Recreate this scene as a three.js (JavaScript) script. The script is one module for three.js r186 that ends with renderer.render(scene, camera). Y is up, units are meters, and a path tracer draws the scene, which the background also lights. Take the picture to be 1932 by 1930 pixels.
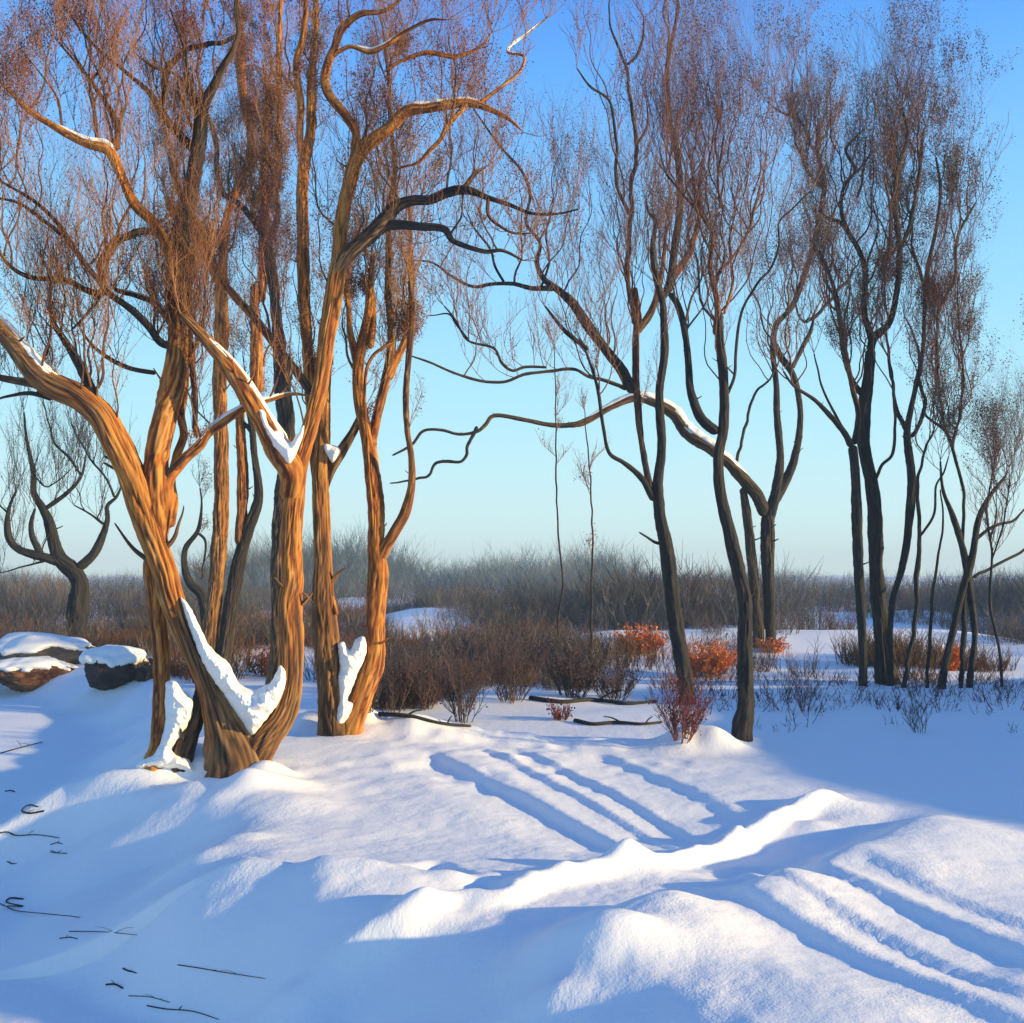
import * as THREE from 'three';
import { mergeVertices } from 'three/addons/utils/BufferGeometryUtils.js';

// ---------------------------------------------------------------- camera, sky, sun, exposure
const scene = new THREE.Scene();
const EYE = 1.6, FOV = 55, HORIZON = 1110, FULL = 1932;            // horizon row in a picture FULL units high
const F = FULL / 2 / Math.tan(FOV * Math.PI / 360);
const camera = new THREE.PerspectiveCamera(FOV, 1024 / 1023, 0.1, 900);
camera.position.set(0, EYE, 0);
camera.setViewOffset(1024, 1023, 0, Math.round((966 - HORIZON) / FULL * 1023), 1024, 1023);   // shift lens: verticals stay upright
camera.updateProjectionMatrix();
const renderer = new THREE.WebGLRenderer({ antialias: true });
renderer.setSize(1024, 1023);
renderer.toneMapping = THREE.LinearToneMapping;
renderer.toneMappingExposure = 2.5;
renderer.shadowMap.enabled = true;
const SUN_EL = 12, SUN_AZ = 74;                                    // degrees; azimuth from behind the camera towards the right
const el = SUN_EL * Math.PI / 180, az = SUN_AZ * Math.PI / 180;
const SUN = new THREE.Vector3(Math.sin(az) * Math.cos(el), Math.sin(el), Math.cos(az) * Math.cos(el));
const sun = new THREE.DirectionalLight(new THREE.Color().setRGB(1.0, 0.77, 0.36), 3.0);
sun.position.copy(SUN).multiplyScalar(60).add(new THREE.Vector3(0, 0, -12));
sun.target.position.set(0, 0, -12);
sun.castShadow = true; sun.shadow.radius = 2.2; sun.shadow.mapSize.set(4096, 4096);
Object.assign(sun.shadow.camera, { left: -40, right: 40, top: 40, bottom: -40, near: 1, far: 140 });
scene.add(sun, sun.target);
{ // clear winter sky: deep blue above, pale towards the horizon
  const W = 64, H = 512, data = new Float32Array(W * H * 4), K = 1 / 2.5;
  const stops = [[-90, .6, .68, .76], [-2, .66, .80, .86], [0, .92, 1.02, .98], [4, .74, 1.02, 1.04], [9, .54, .94, 1.09], [15, .38, .80, 1.12], [21, .26, .65, 1.12], [27, .15, .48, 1.09], [32, .09, .33, .96], [48, .055, .18, .62], [90, .045, .14, .50]];
  for (let j = 0; j < H; j++) {
    const e = ((j + .5) / H - .5) * 180; let k = 0;
    while (k < stops.length - 2 && stops[k + 1][0] < e) k++;
    const a = stops[k], b = stops[k + 1], t = Math.min(1, Math.max(0, (e - a[0]) / (b[0] - a[0])));
    for (let i = 0; i < W; i++) {
      for (let c = 0; c < 3; c++) data[(j * W + i) * 4 + c] = (a[c + 1] + (b[c + 1] - a[c + 1]) * t) * K;
      data[(j * W + i) * 4 + 3] = 1;
    }
  }
  const sky = new THREE.DataTexture(data, W, H, THREE.RGBAFormat, THREE.FloatType);
  sky.mapping = THREE.EquirectangularReflectionMapping; sky.magFilter = THREE.LinearFilter; sky.minFilter = THREE.LinearFilter;
  sky.colorSpace = THREE.LinearSRGBColorSpace; sky.needsUpdate = true;
  scene.background = sky; scene.environment = sky;
}

scene.fog = new THREE.FogExp2(new THREE.Color().setRGB(.62, .84, 1.0), .0018);

// ---------------------------------------------------------------- helpers
let seed = 7;
const rnd = () => { seed = (seed + 0x6D2B79F5) | 0; let t = Math.imul(seed ^ (seed >>> 15), 1 | seed); t = (t + Math.imul(t ^ (t >>> 7), 61 | t)) ^ t; return ((t ^ (t >>> 14)) >>> 0) / 4294967296; };
const R = (a, b) => a + (b - a) * rnd();
const hash = (x, y, z) => { let h = (Math.imul(x, 374761393) + Math.imul(y, 668265263) + Math.imul(z, 2147483647 ^ 91)) | 0; h = Math.imul(h ^ (h >>> 13), 1274126177); return ((h ^ (h >>> 16)) >>> 0) / 4294967296; };
const sm = (t) => t * t * (3 - 2 * t);
function noise(x, y, z = 0) {                                        // value noise, 0..1
  const X = Math.floor(x), Y = Math.floor(y), Z = Math.floor(z), u = sm(x - X), v = sm(y - Y), w = sm(z - Z);
  const l = (a, b, t) => a + (b - a) * t, q = (zz) => l(l(hash(X, Y, zz), hash(X + 1, Y, zz), u), l(hash(X, Y + 1, zz), hash(X + 1, Y + 1, zz), u), v);
  return w < 1e-6 ? q(Z) : l(q(Z), q(Z + 1), w);
}
const step = (a, b, x) => sm(Math.min(1, Math.max(0, (x - a) / (b - a))));
const lerp = (a, b, t) => a + (b - a) * t;
const flat = (px, py) => { const d = EYE * F / (py - HORIZON); return [(px - 966) / F * d, d]; };   // where a sight line meets level ground: [x, distance ahead]
const names = {};
const numbered = (n) => { const k = names[n] = (names[n] ?? -1) + 1; return k ? n + '_' + String(k).padStart(3, '0') : n; };
function tag(o, label, category, group, kind) {
  if (label) o.userData.label = label; if (category) o.userData.category = category;
  if (group) o.userData.group = group; if (kind) o.userData.kind = kind;
  return o;
}
const shade = (o) => { o.castShadow = true; o.receiveShadow = true; return o; };
function mesh(name, geo, mat, parent) { const m = shade(new THREE.Mesh(geo, mat)); m.name = parent === scene ? numbered(name) : name; parent.add(m); return m; }
function base(name, x, y, z) { const g = new THREE.Group(); g.name = numbered(name); g.position.set(x, y, z); scene.add(g); return g; }

// ---------------------------------------------------------------- the snow field
const poly = (pts) => pts.map(([x, y]) => flat(x, y));
function along(P, x, d) {                                            // nearest place on a polyline: [signed offset (+ on the near, right side), 0..1 along]
  let best = 1e9, s = 0, t = 0;
  for (let i = 0; i < P.length - 1; i++) {
    const ax = P[i][0], ad = P[i][1], bx = P[i + 1][0] - ax, bd = P[i + 1][1] - ad, L = bx * bx + bd * bd;
    let u = ((x - ax) * bx + (d - ad) * bd) / L; u = Math.min(1, Math.max(0, u));
    const ex = x - ax - bx * u, ed = d - ad - bd * u, q = ex * ex + ed * ed;
    if (q < best) { best = q; s = Math.sign(ex * bd - ed * bx); t = (i + u) / (P.length - 1); }
  }
  return [s * Math.sqrt(best), t];
}
const BANK = [[-4, 3.4], [2.0, 1.5], [3.3, 1.0], [3.76, .66], [4.2, .3], [4.7, -.2], [5.1, -.75], [5.6, -1.3], [6.6, -1.5], [7.3, -2.3], [7.8, -3.3], [8.6, -2.9], [11, -3.2], [15, -4.6], [25, -13], [60, -60]];
function bankX(d) { let k = 0; while (k < BANK.length - 2 && BANK[k + 1][0] < d) k++; const [a, b] = [BANK[k], BANK[k + 1]]; return lerp(a[1], b[1], Math.min(1, Math.max(0, (d - a[0]) / (b[0] - a[0])))); }
const TRENCH = poly([[560, 1775], [760, 1750], [1000, 1697], [1280, 1637], [1450, 1582], [1640, 1517]]);
const shadowGrooves = [                                                    // grooves shaped to imitate tree shadow streaks: polyline, width of the steep side, depth
  [poly([[790, 1440], [1205, 1606]]), .10, .06], [poly([[885, 1420], [1296, 1606]]), .06, .028], [poly([[960, 1420], [1345, 1594]]), .06, .032],
  [poly([[1110, 1420], [1400, 1556]]), .13, .035],
  [poly([[1340, 1640], [1990, 1908]]), .06, .03], [poly([[1420, 1612], [1990, 1842]]), .11, .06], [poly([[1330, 1690], [1990, 1974]]), .10, .045], [poly([[1610, 1640], [1990, 1784]]), .08, .026],
  [poly([[800, 1625], [960, 1705]]), .12, .05],
].map(([P, w, dep]) => ({ P, w, dep, x0: Math.min(...P.map((p) => p[0])) - .8, x1: Math.max(...P.map((p) => p[0])) + .8, d0: Math.min(...P.map((p) => p[1])) - .8, d1: Math.max(...P.map((p) => p[1])) + .8 }));
const mounds = [                                                    // [px, py, half width, half depth, height]
  [455, 1512, .55, .30, .09], [500, 1440, 2.2, 1.0, .2], [760, 1412, .8, .35, .09], [330, 1470, .5, .3, .19], [640, 1400, .7, .3, .14], [830, 1404, .9, .22, .10], [1060, 1408, .8, .2, .07],
  [1300, 1405, .38, .26, .2], [1385, 1398, .4, .2, .1], [1150, 1800, .28, .15, .13], [1040, 1850, .16, .1, .07], [970, 1890, .12, .08, .05],
  [1640, 1900, .7, .42, .06], [1880, 1780, .5, .4, .04], [640, 1665, .4, .2, .07], [540, 1530, .3, .2, .07], [470, 1650, .25, .1, .06],
  [1200, 1640, .24, .1, .07], [1560, 1530, .28, .12, .09], [1400, 1660, .2, .08, .06], [860, 1665, .16, .08, .06], [490, 1880, .22, .07, .06],
  [1760, 1605, .5, .4, .04], [200, 1490, .35, .12, .06], [350, 1600, .3, .12, .05], [760, 1850, .4, .2, .08],
].map(([px, py, rx, rz, h]) => [...flat(px, py), rx, rz, h]);
for (const [px, py, w, n] of [[450, 1500, 130, 22], [455, 1482, 75, 10], [325, 1470, 90, 16], [640, 1405, 80, 14], [1320, 1412, 90, 12], [760, 1408, 110, 10], [230, 1488, 80, 7], [560, 1640, 120, 6], [1500, 1545, 110, 8], [820, 1660, 160, 5], [420, 1590, 110, 7], [1010, 1405, 160, 9]])
  for (let k = 0; k < n; k++) { const r = R(.05, .15) * (py < 1420 ? 1.4 : 1); mounds.push([...flat(px + R(-1, 1) * w, py + R(-.22, .3) * w * (py < 1420 ? .25 : .5)), r * R(1, 1.8), r, r * R(.14, .32)]); }
for (let k = 0; k < 46; k++) { const u = rnd() * .999, i = Math.floor(u * 5), f = u * 5 - i, a = TRENCH[i], b = TRENCH[i + 1], r = R(.04, .09); mounds.push([lerp(a[0], b[0], f) - R(.05, .16), lerp(a[1], b[1], f) + R(.05, .16), r * R(1, 1.9), r, r * R(.12, .34)]); }
function ground(x, d) {
  let h = .9 * step(15, 45, d) + 2.2 * step(50, 140, d) - 1.2 * step(60, 200, -d);
  // added dune, unseen to the right, its crest fitted to shade the right field
  const crest = (1.6 + .04 * (d - 6)) * step(2.8, 4.6, d) * (1 - step(12, 17, d)) + (noise(d * .9, 3.3) - .5) * .3 * step(3, 5, d) * (1 - step(12, 17, d));
  const cx = (x - 10) / (x < 10 ? 1.7 : 4); h += crest * Math.exp(-cx * cx);
  // bank down to the path on the left, shaped to turn that side into shade
  const s = bankX(d + (noise(x * .9, d * .9, 5) - .5) * .5) - x + (noise(x * 1.7, d * 1.7) - .5) * .35;
  h -= .58 * step(0, d < 5.5 ? 1.5 : 1.8, s) * (1 - .35 * step(14, 30, d));
  if (d > 0 && d < 14) {
    for (const [mx, md, rx, rz, mh] of mounds) { const a = (x - mx) / rx, b = (d - md) / rz, q = a * a + b * b; if (q < 6) h += mh * Math.exp(-q * (1 + .5 * (noise(x * 6, d * 6, mh * 99) - .5))); }
    const w = (noise(x * 2.6, d * 2.6, 9) - .5) * .16;
    for (const t of shadowGrooves) if (x > t.x0 && x < t.x1 && d > t.d0 && d < t.d1) {
      const [c0, u] = along(t.P, x, d), c = c0 + w * t.w * .6, e = step(0, .12, u) * step(1, .88, u);
      h += -e * t.dep * (c < 0 ? step(-t.w, 0, c) : 1 - step(0, 5 * t.w, c));
    }
    if (d > 2.8 && d < 9 && x > -2 && x < 4.5) {
      const [c0, u] = along(TRENCH, x, d), c = c0 + w * .9, e = step(0, .1, u) * step(1, .9, u), v = .75 + .5 * noise(u * 9, 2);
      const drift = step(.22, .5, u) * .105 * Math.exp(-(((c - .70) / (c < .7 ? .2 : .45)) ** 2)) * (.6 + .8 * noise(u * 13, 4));
      h += e * v * (-.045 * step(-.12, -.02, c) * step(.62, .3, c) + .045 * Math.exp(-(((c + .12) / .08) ** 2))) + e * drift;
    }
    const f = step(0, 3, d) * (1 - step(9, 14, d));
    h += f * ((noise(x * 9, d * 9, 1) - .5) * .007 + (noise(x * 23, d * 23, 2) - .5) * .005);
  }
  h += (noise(x * .55 + 7, d * .8, 3) - .5) * .10 * step(2, 6, d) + (noise(x * 2.1, d * 2.6, 4) - .5) * .014;
  if (d > 12) h += (noise(x * .35, d * .35, 8) - .5) * .5 * step(12, 26, d);
  return h;
}
function hit(px, py) {                                              // first ground met by a sight line: [x, y, z, distance ahead]
  const gx = (px - 966) / F, gy = (HORIZON - py) / F; let d = 2;
  while (d < 200 && EYE + gy * d > ground(gx * d, d)) d *= 1.004;
  return [gx * d, ground(gx * d, d), -d, d];
}
const at = (px, py, d) => new THREE.Vector3((px - 966) / F * d, EYE - (py - HORIZON) / F * d, -d);
{ // one sheet, fine where the field is close and coarse towards the horizon
  const NX = 640, NZ = 700, pos = new Float32Array((NX + 1) * (NZ + 1) * 3), uv = new Float32Array((NX + 1) * (NZ + 1) * 2), idx = new Uint32Array(NX * NZ * 6);
  const spread = (t, k, a) => a * Math.sinh(k * t) / Math.sinh(k);
  for (let j = 0, n = 0; j <= NZ; j++) for (let i = 0; i <= NX; i++, n++) {
    const x = spread(i / NX * 2 - 1, 6.75, 420) + .3, d = 5.2 + spread(j / NZ * 2 - 1, 6.7, 420);
    pos.set([x, ground(x, d), -d], n * 3); uv.set([x, d], n * 2);
  }
  for (let j = 0, n = 0; j < NZ; j++) for (let i = 0; i < NX; i++) { const a = j * (NX + 1) + i, b = a + NX + 1; idx.set([a, a + 1, b + 1, a, b + 1, b], n); n += 6; }
  const g = new THREE.BufferGeometry();
  g.setAttribute('position', new THREE.BufferAttribute(pos, 3)); g.setAttribute('uv', new THREE.BufferAttribute(uv, 2)); g.setIndex(new THREE.BufferAttribute(idx, 1)); g.computeVertexNormals();
  const S = 512, px = new Uint8Array(S * S * 4);
  for (let y = 0; y < S; y++) for (let x = 0; x < S; x++) {
    const wrap = (f, z) => { const u = x / S * f, v = y / S * f, a = x / S, b = y / S; return lerp(lerp(noise(u, v, z), noise(u - f, v, z), a), lerp(noise(u, v - f, z), noise(u - f, v - f, z), a), b); };
    const v = .5 * wrap(24, 1) + .3 * wrap(60, 2) + .3 * wrap(130, 3); px.set([v * 230, v * 230, v * 230, 255], (y * S + x) * 4);
  }
  const bump = new THREE.DataTexture(px, S, S); bump.wrapS = bump.wrapT = THREE.RepeatWrapping; bump.magFilter = THREE.LinearFilter; bump.repeat.set(1.3, 1.3); bump.needsUpdate = true;
  const m = new THREE.MeshStandardMaterial({ color: new THREE.Color().setRGB(.90, .875, .85), roughness: .75, bumpMap: bump, bumpScale: .0045 });
  tag(mesh('snow_ground', g, m, scene), 'rolling snow field with drifts and grooves shaped as tree shadow streaks under low evening sun', null, null, 'structure');
}
const snowMat = new THREE.MeshStandardMaterial({ color: new THREE.Color().setRGB(.90, .87, .81), roughness: .7 });

// ---------------------------------------------------------------- wood: limbs as knobbly, streaked tubes
const CROPS = { W: [0, 0, 1], A: [0, 0, .3362], B: [556, 0, .3362], C: [0, 556, .3362], D: [463.5, 556, .3362], E: [1112.5, 0, .4246], F: [1112.5, 649, .4246], G: [0, 1112.5, .4318] };
const WOOD = {                                                      // furrow, body, ridge
  o: [[.10, .022, .006], [.38, .115, .016], [.56, .24, .045]],       // honey orange
  r: [[.045, .014, .008], [.16, .05, .018], [.25, .10, .04]],       // rust
  b: [[.03, .015, .008], [.12, .052, .02], [.27, .14, .055]],     // brown
  d: [[.012, .009, .008], [.034, .023, .018], [.08, .05, .035]],    // dark brown
  k: [[.007, .007, .009], [.016, .014, .016], [.034, .026, .022]],  // near black
};
const barkTex = (() => {
  const w = 128, h = 512, px = new Uint8Array(w * h * 4);
  for (let y = 0; y < h; y++) for (let x = 0; x < w; x++) {
    const f = (n, m, z) => { const u = x / w * n, v = y / h * m, a = x / w, b = y / h; return lerp(lerp(noise(u, v, z), noise(u - n, v, z), a), lerp(noise(u, v - m, z), noise(u - n, v - m, z), a), b); };
    const v = .6 * f(16, 9, 21) + .4 * f(40, 34, 22); px.set([v * 255, v * 255, v * 255, 255], (y * w + x) * 4);
  }
  const t = new THREE.DataTexture(px, w, h); t.wrapS = t.wrapT = THREE.RepeatWrapping; t.magFilter = THREE.LinearFilter; t.needsUpdate = true; return t;
})();
const barkMat = new THREE.MeshStandardMaterial({ vertexColors: true, roughness: .88, bumpMap: barkTex, bumpScale: .012 });
const twigMat = new THREE.MeshStandardMaterial({ vertexColors: true, roughness: .9 });

class Soup {                                                        // collects triangles with colours
  constructor() { this.p = []; this.c = []; this.i = []; this.u = []; this.n = 0; }
  v(x, y, z, c, u = 0, w = 0) { this.p.push(x, y, z); this.c.push(c[0], c[1], c[2]); this.u.push(u, w); return this.n++; }
  geo(o) {
    const g = new THREE.BufferGeometry(), p = new Float32Array(this.p);
    if (o) for (let k = 0; k < p.length; k += 3) { p[k] -= o.x; p[k + 1] -= o.y; p[k + 2] -= o.z; }
    g.setAttribute('position', new THREE.BufferAttribute(p, 3)); g.setAttribute('color', new THREE.BufferAttribute(new Float32Array(this.c), 3)); g.setAttribute('uv', new THREE.BufferAttribute(new Float32Array(this.u), 2));
    g.setIndex(this.i); g.computeVertexNormals(); return g;
  }
}
const X = new THREE.Vector3(), Y = new THREE.Vector3(), T = new THREE.Vector3();
// frames: pts Vector3[], rad(i), ring(i, angle) => [radius factor, colour]
function sweep(s, pts, rad, sides, ring, cap = true, off = null) {
  const n = pts.length; let ref = null, start = 0, len = 0;
  for (let i = 0; i < n; i++) {
    T.subVectors(pts[Math.min(n - 1, i + 1)], pts[Math.max(0, i - 1)]).normalize();
    if (!ref) ref = new THREE.Vector3(0, 0, 1).addScaledVector(T, -T.z).normalize();
    ref.addScaledVector(T, -ref.dot(T)).normalize(); X.copy(ref); Y.crossVectors(T, X);
    if (i) len += pts[i].distanceTo(pts[i - 1]);
    const r = rad(i), o = off ? off(i) : 0;
    for (let k = 0; k <= sides; k++) {
      const a = (k % sides) / sides * Math.PI * 2, [f, c] = ring(i, a, len), q = r * f, ca = Math.cos(a) * q, sa = Math.sin(a) * q, p = pts[i];
      const id = s.v(p.x + X.x * ca + Y.x * sa, p.y + o + X.y * ca + Y.y * sa, p.z + X.z * ca + Y.z * sa, c, k / sides, len * .5);
      if (i === 0 && k === 0) start = id;
    }
  }
  const w = sides + 1;
  for (let i = 0; i < n - 1; i++) for (let k = 0; k < sides; k++) { const a = start + i * w + k, b = a + 1, c = a + w, d = c + 1; s.i.push(a, b, d, a, d, c); }
  if (cap) for (let k = 1; k < sides - 1; k++) { const e = start + (n - 1) * w; s.i.push(e, e + k, e + k + 1, start, start + k + 1, start + k); }
}
function spline(P, stepLen) {                                       // P: [Vector3, radius, tone 0..1] -> evenly spaced
  const curve = new THREE.CatmullRomCurve3(P.map((p) => p[0]), false, 'centripetal'), L = curve.getLength(), n = Math.max(3, Math.ceil(L / stepLen)), out = [];
  const segs = P.length - 1;
  for (let i = 0; i <= n; i++) {
    const u = i / n, t = curve.getUtoTmapping(u), k = Math.min(segs - 1, Math.floor(t * segs)), f = t * segs - k;
    out.push({ p: curve.getPoint(t), r: lerp(P[k][1], P[k + 1][1], f), t: u });
  }
  out.len = L; return out;
}
const mix3 = (a, b, t) => [lerp(a[0], b[0], t), lerp(a[1], b[1], t), lerp(a[2], b[2], t)];
function limbGeo(S, pal, o, rough = 1) {
  const s = new Soup(), R0 = Math.max(...S.map((q) => q.r)), sides = R0 > .12 ? 64 : R0 > .06 ? 40 : R0 > .025 ? 14 : R0 > .012 ? 8 : 6, z = rnd() * 90;
  const pals = [...pal].map((k) => WOOD[k]); let A = pals[0], B = A; const flute = R0 > .12 ? 5 : 3.2, amp = rough * (R0 > .03 ? 1 : .5);
  const lead = S.lead || 0, run = []; S.forEach((q, i) => run.push(i ? run[i - 1] + q.p.distanceTo(S[i - 1].p) : 0)); const all = run[run.length - 1];
  const round = (x, r) => x >= r ? 1 : Math.sqrt(Math.max(.02, 1 - (1 - x / r) ** 2));
  sweep(s, S.map((q) => q.p), (i) => S[i].r * (lead ? round(run[i], S[0].r * 1.2) : 1) * round(all - run[i], S[S.length - 1].r * 1.2), sides, (i, a, len) => {
    const tw = a + len * .35 + (noise(len * 1.3, z) - .5) * 1.1 + (noise(len * 4, a * 2, z) - .5) * .22, ca = Math.cos(tw), sa = Math.sin(tw), st = noise(ca * flute + z, sa * flute, len * 1.5 + z), st2 = noise(ca * flute * 2.6 + z, sa * flute * 2.6 + z, len * 4 + z), st3 = noise(ca * flute * 6 + z, sa * flute * 6 + z, len * 11 + z), lump = noise(ca * 1.2 + z, sa * 1.2, len * 3.2);
    const st4 = noise(ca * flute * 1.5 + z, sa * flute * 1.5, len * 8 + z), crack = step(.36, .24, st4), foot = S.lead ? 0 : step(.75, .2, len) * (noise(ca * 1.7 + z, sa * 1.7 + 3) - .3) * .55;
    const f = 1 + foot + amp * ((st - .5) * .2 + (st2 - .5) * .18 + (st3 - .5) * .15 + (lump - .5) * .26 - .07 * crack);
    const tone = Math.min(1, Math.max(0, .47 + (st - .5) * 1.2 + (st2 - .5) * 1.3 + (st3 - .5) * 1.2)), t = S[i].t, j = noise(ca * 2 + z, sa * 2, len * 1.5 + z * 2);
    const g = Math.min(.9999, Math.max(0, t + (j - .5) * .35)) * (pals.length - 1), gi = Math.floor(g), w = g - gi; A = pals[gi]; B = pals[Math.min(pals.length - 1, gi + 1)];
    const c = (k) => mix3(A[k], B[k], w);
    let col = tone < .45 ? mix3(c(0), c(1), tone / .45) : mix3(c(1), c(2), (tone - .45) / .55);
    const pale = step(.66, .78, noise(ca * 3.4 + z * 3, sa * 3.4, len * 2.6)) * step(.4, .6, st3); col = mix3(col, mix3(A[2], [.56, .34, .14], A[2][0] > .15 ? .7 : .1), pale * .6);
    const gap = step(.30, .18, st2) * .75; col = mix3(col, A[0], Math.max(gap, crack * .7));
    return [f, col];
  });
  return s.geo(o);
}

class Tree {
  constructor(name, label, px, py, o = {}) {
    this.name = name; this.o = o; this.limbs = []; const h = o.d ? [(px - 966) / F * o.d, ground((px - 966) / F * o.d, o.d), -o.d, o.d] : hit(px, py);
    this.d = h[3]; this.root = base(name, h[0], h[1], h[2]); this.at0 = new THREE.Vector3(h[0], h[1], h[2]); this.py0 = py;
    tag(this.root, label, 'tree', o.group);
  }
  L(part, crop, pal, list, o = {}) {
    const P = []; let cp = CROPS[crop]; for (let k = 0; k < list.length; k += 3) { if (typeof list[k] === 'string') { cp = CROPS[list[k]]; k++; } const [ox, oy, s] = cp; P.push([ox + list[k] * s, oy + list[k + 1] * s, list[k + 2] * s]); }
    let d0 = this.d + (o.dd || 0);
    if (this.limbs.length && !o.root) {                              // grow from the nearest place on the wood already there
      let best = 1e9; for (const l of this.limbs) for (const q of l.S) { const w = (q.px - P[0][0]) ** 2 + (q.py - P[0][1]) ** 2; if (w < best) { best = w; d0 = -q.p.z; } }
    }
    const k = o.k ?? R(-.32, .32); let run = 0; const Q = [];
    P.forEach((p, i) => {
      if (i) run += Math.hypot(p[0] - P[i - 1][0], p[1] - P[i - 1][1]) / F * d0;
      const d = Math.max(2.5, d0 + k * run + (i && !o.root ? R(-.04, .04) * Math.min(1, run) : 0));
      Q.push([at(p[0], p[1], d), Math.max(.0022, p[2] / 2 / F * d)]);
    });
    if (o.root) { const q = Q[0], g = q[0].clone(); g.y = Math.min(q[0].y, ground(g.x, -g.z)) - .25; Q.unshift([g, q[1] * 1.08]); }
    const R0 = Math.max(...Q.map((q) => q[1])), S = spline(Q, Math.min(.09, Math.max(.022, R0 * .35)));
    if (R0 < .05) for (const q of S) { const a = q.p.y * 5 + q.p.x * 3; q.p.x += (noise(a, 1, 7) - .5) * R0 * 1.2; q.p.y += (noise(a, 5, 9) - .5) * R0 * 1.2; }
    for (const q of S) { q.px = 966 + q.p.x / -q.p.z * F; q.py = HORIZON - (q.p.y - EYE) / -q.p.z * F; }
    S.lead = o.root ? 0 : 1; const l = { S, pal, part, R0 }; this.limbs.push(l);
    l.mesh = mesh(part, limbGeo(S, pal, this.at0, o.rough), barkMat, this.root); return this;
  }
  // snow lying along the top of the last limb between two shares of its length
  snow(t0, t1, w = 1, lift = .55) {
    const l = this.limbs[this.limbs.length - 1], S = l.S.filter((q) => q.t >= t0 && q.t <= t1); if (S.length < 4) return this;
    const s = new Soup(), z = rnd() * 50, n = S.length, c = [1, 1, 1];
    sweep(s, S.map((q) => q.p), (i) => S[i].r, 14, (i, a, len) => { const e = Math.sqrt(Math.sin(Math.PI * Math.min(1, Math.max(0, i / (n - 1)))) + .002); return [w * Math.min(1, e * 1.3) * (.62 + .75 * noise(len * 7 + z, Math.cos(a) * 1.5, Math.sin(a) * 1.5)), c]; }, true, (i) => S[i].r * lift);
    mesh('snow', s.geo(this.at0), snowMat, this.root); return this;
  }
  // snow packed in a fork: an outline [crop px, py, ...] filled out to a rounded heap, thick in depth
  fork(crop, list, thick = .16, dd = 0) {
    const [ox, oy, k] = CROPS[crop], V = []; for (let j = 0; j < list.length; j += 2) V.push(new THREE.Vector3(ox + list[j] * k, oy + list[j + 1] * k, 0)); let cx = 0, cy = 0;
    const E = new THREE.CatmullRomCurve3(V, true, 'centripetal').getPoints(90).slice(0, 90).map((p) => { cx += p.x; cy += p.y; return [p.x, p.y]; });
    cx /= E.length; cy /= E.length; let best = 1e9, d = this.d; for (const l of this.limbs) for (const q of l.S) { const w = (q.px - cx) ** 2 + (q.py - cy) ** 2; if (w < best) { best = w; d = -q.p.z; } }
    d += dd; const x0 = Math.min(...E.map((e) => e[0])), x1 = Math.max(...E.map((e) => e[0])), y0 = Math.min(...E.map((e) => e[1])), y1 = Math.max(...E.map((e) => e[1])), cell = 1.2, nx = Math.ceil((x1 - x0) / cell) + 2, ny = Math.ceil((y1 - y0) / cell) + 2;
    const s = new Soup(), node = [], z = rnd() * 50, W = thick / d * F;
    for (let j = 0; j <= ny; j++) for (let i = 0; i <= nx; i++) {
      let px = x0 + (i - 1) * cell, py = y0 + (j - 1) * cell; const ex = (noise(px * .12, py * .12, z) - .5) * 3, ey = (noise(px * .12, py * .12, z + 9) - .5) * 3;
      let inside = false, m = 1e9, bx = 0, by = 0;
      for (let a = 0, b = E.length - 1; a < E.length; b = a++) {
        const ax = E[a][0] + ex, ay = E[a][1] + ey, qx = E[b][0] + ex, qy = E[b][1] + ey;
        if ((ay > py) !== (qy > py) && px < (qx - ax) * (py - ay) / (qy - ay) + ax) inside = !inside;
        const L = (qx - ax) ** 2 + (qy - ay) ** 2, u = Math.min(1, Math.max(0, ((px - ax) * (qx - ax) + (py - ay) * (qy - ay)) / L)), hx = ax + (qx - ax) * u, hy = ay + (qy - ay) * u, w = (px - hx) ** 2 + (py - hy) ** 2;
        if (w < m) { m = w; bx = hx; by = hy; }
      }
      m = Math.sqrt(m); if (!inside) { node.push(m < cell * 1.5 ? [bx, by, 0, 0] : null); continue; }
      node.push([px, py, Math.pow(1 - (1 - Math.min(1, m / W)) ** 2, .62), m > .01 ? 1 : 0]);
    }
    const id = { 1: [], '-1': [] };
    for (const side of [1, -1]) node.forEach((n, i) => {
      if (!n) return; const bump = (noise(n[0] * .09, n[1] * .09, z + side) - .5) * .55 + (noise(n[0] * .26, n[1] * .26, z + side) - .5) * .16;
      const p = at(n[0], n[1], d - side * n[2] * thick * (1 + bump)); id[side][i] = s.v(p.x, p.y, p.z, [1, 1, 1]);
    });
    for (let j = 0; j < ny; j++) for (let i = 0; i < nx; i++) {
      const a = j * (nx + 1) + i, q = [a, a + 1, a + nx + 2, a + nx + 1]; if (q.some((w) => !node[w]) || !q.some((w) => node[w][3])) continue;
      for (const side of [1, -1]) { const [A, B, C, D] = q.map((w) => id[side][w]); if (side > 0) s.i.push(A, C, B, A, D, C); else s.i.push(A, B, C, A, C, D); }
    }
    mesh('snow', s.geo(this.at0), snowMat, this.root); return this;
  }
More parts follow.
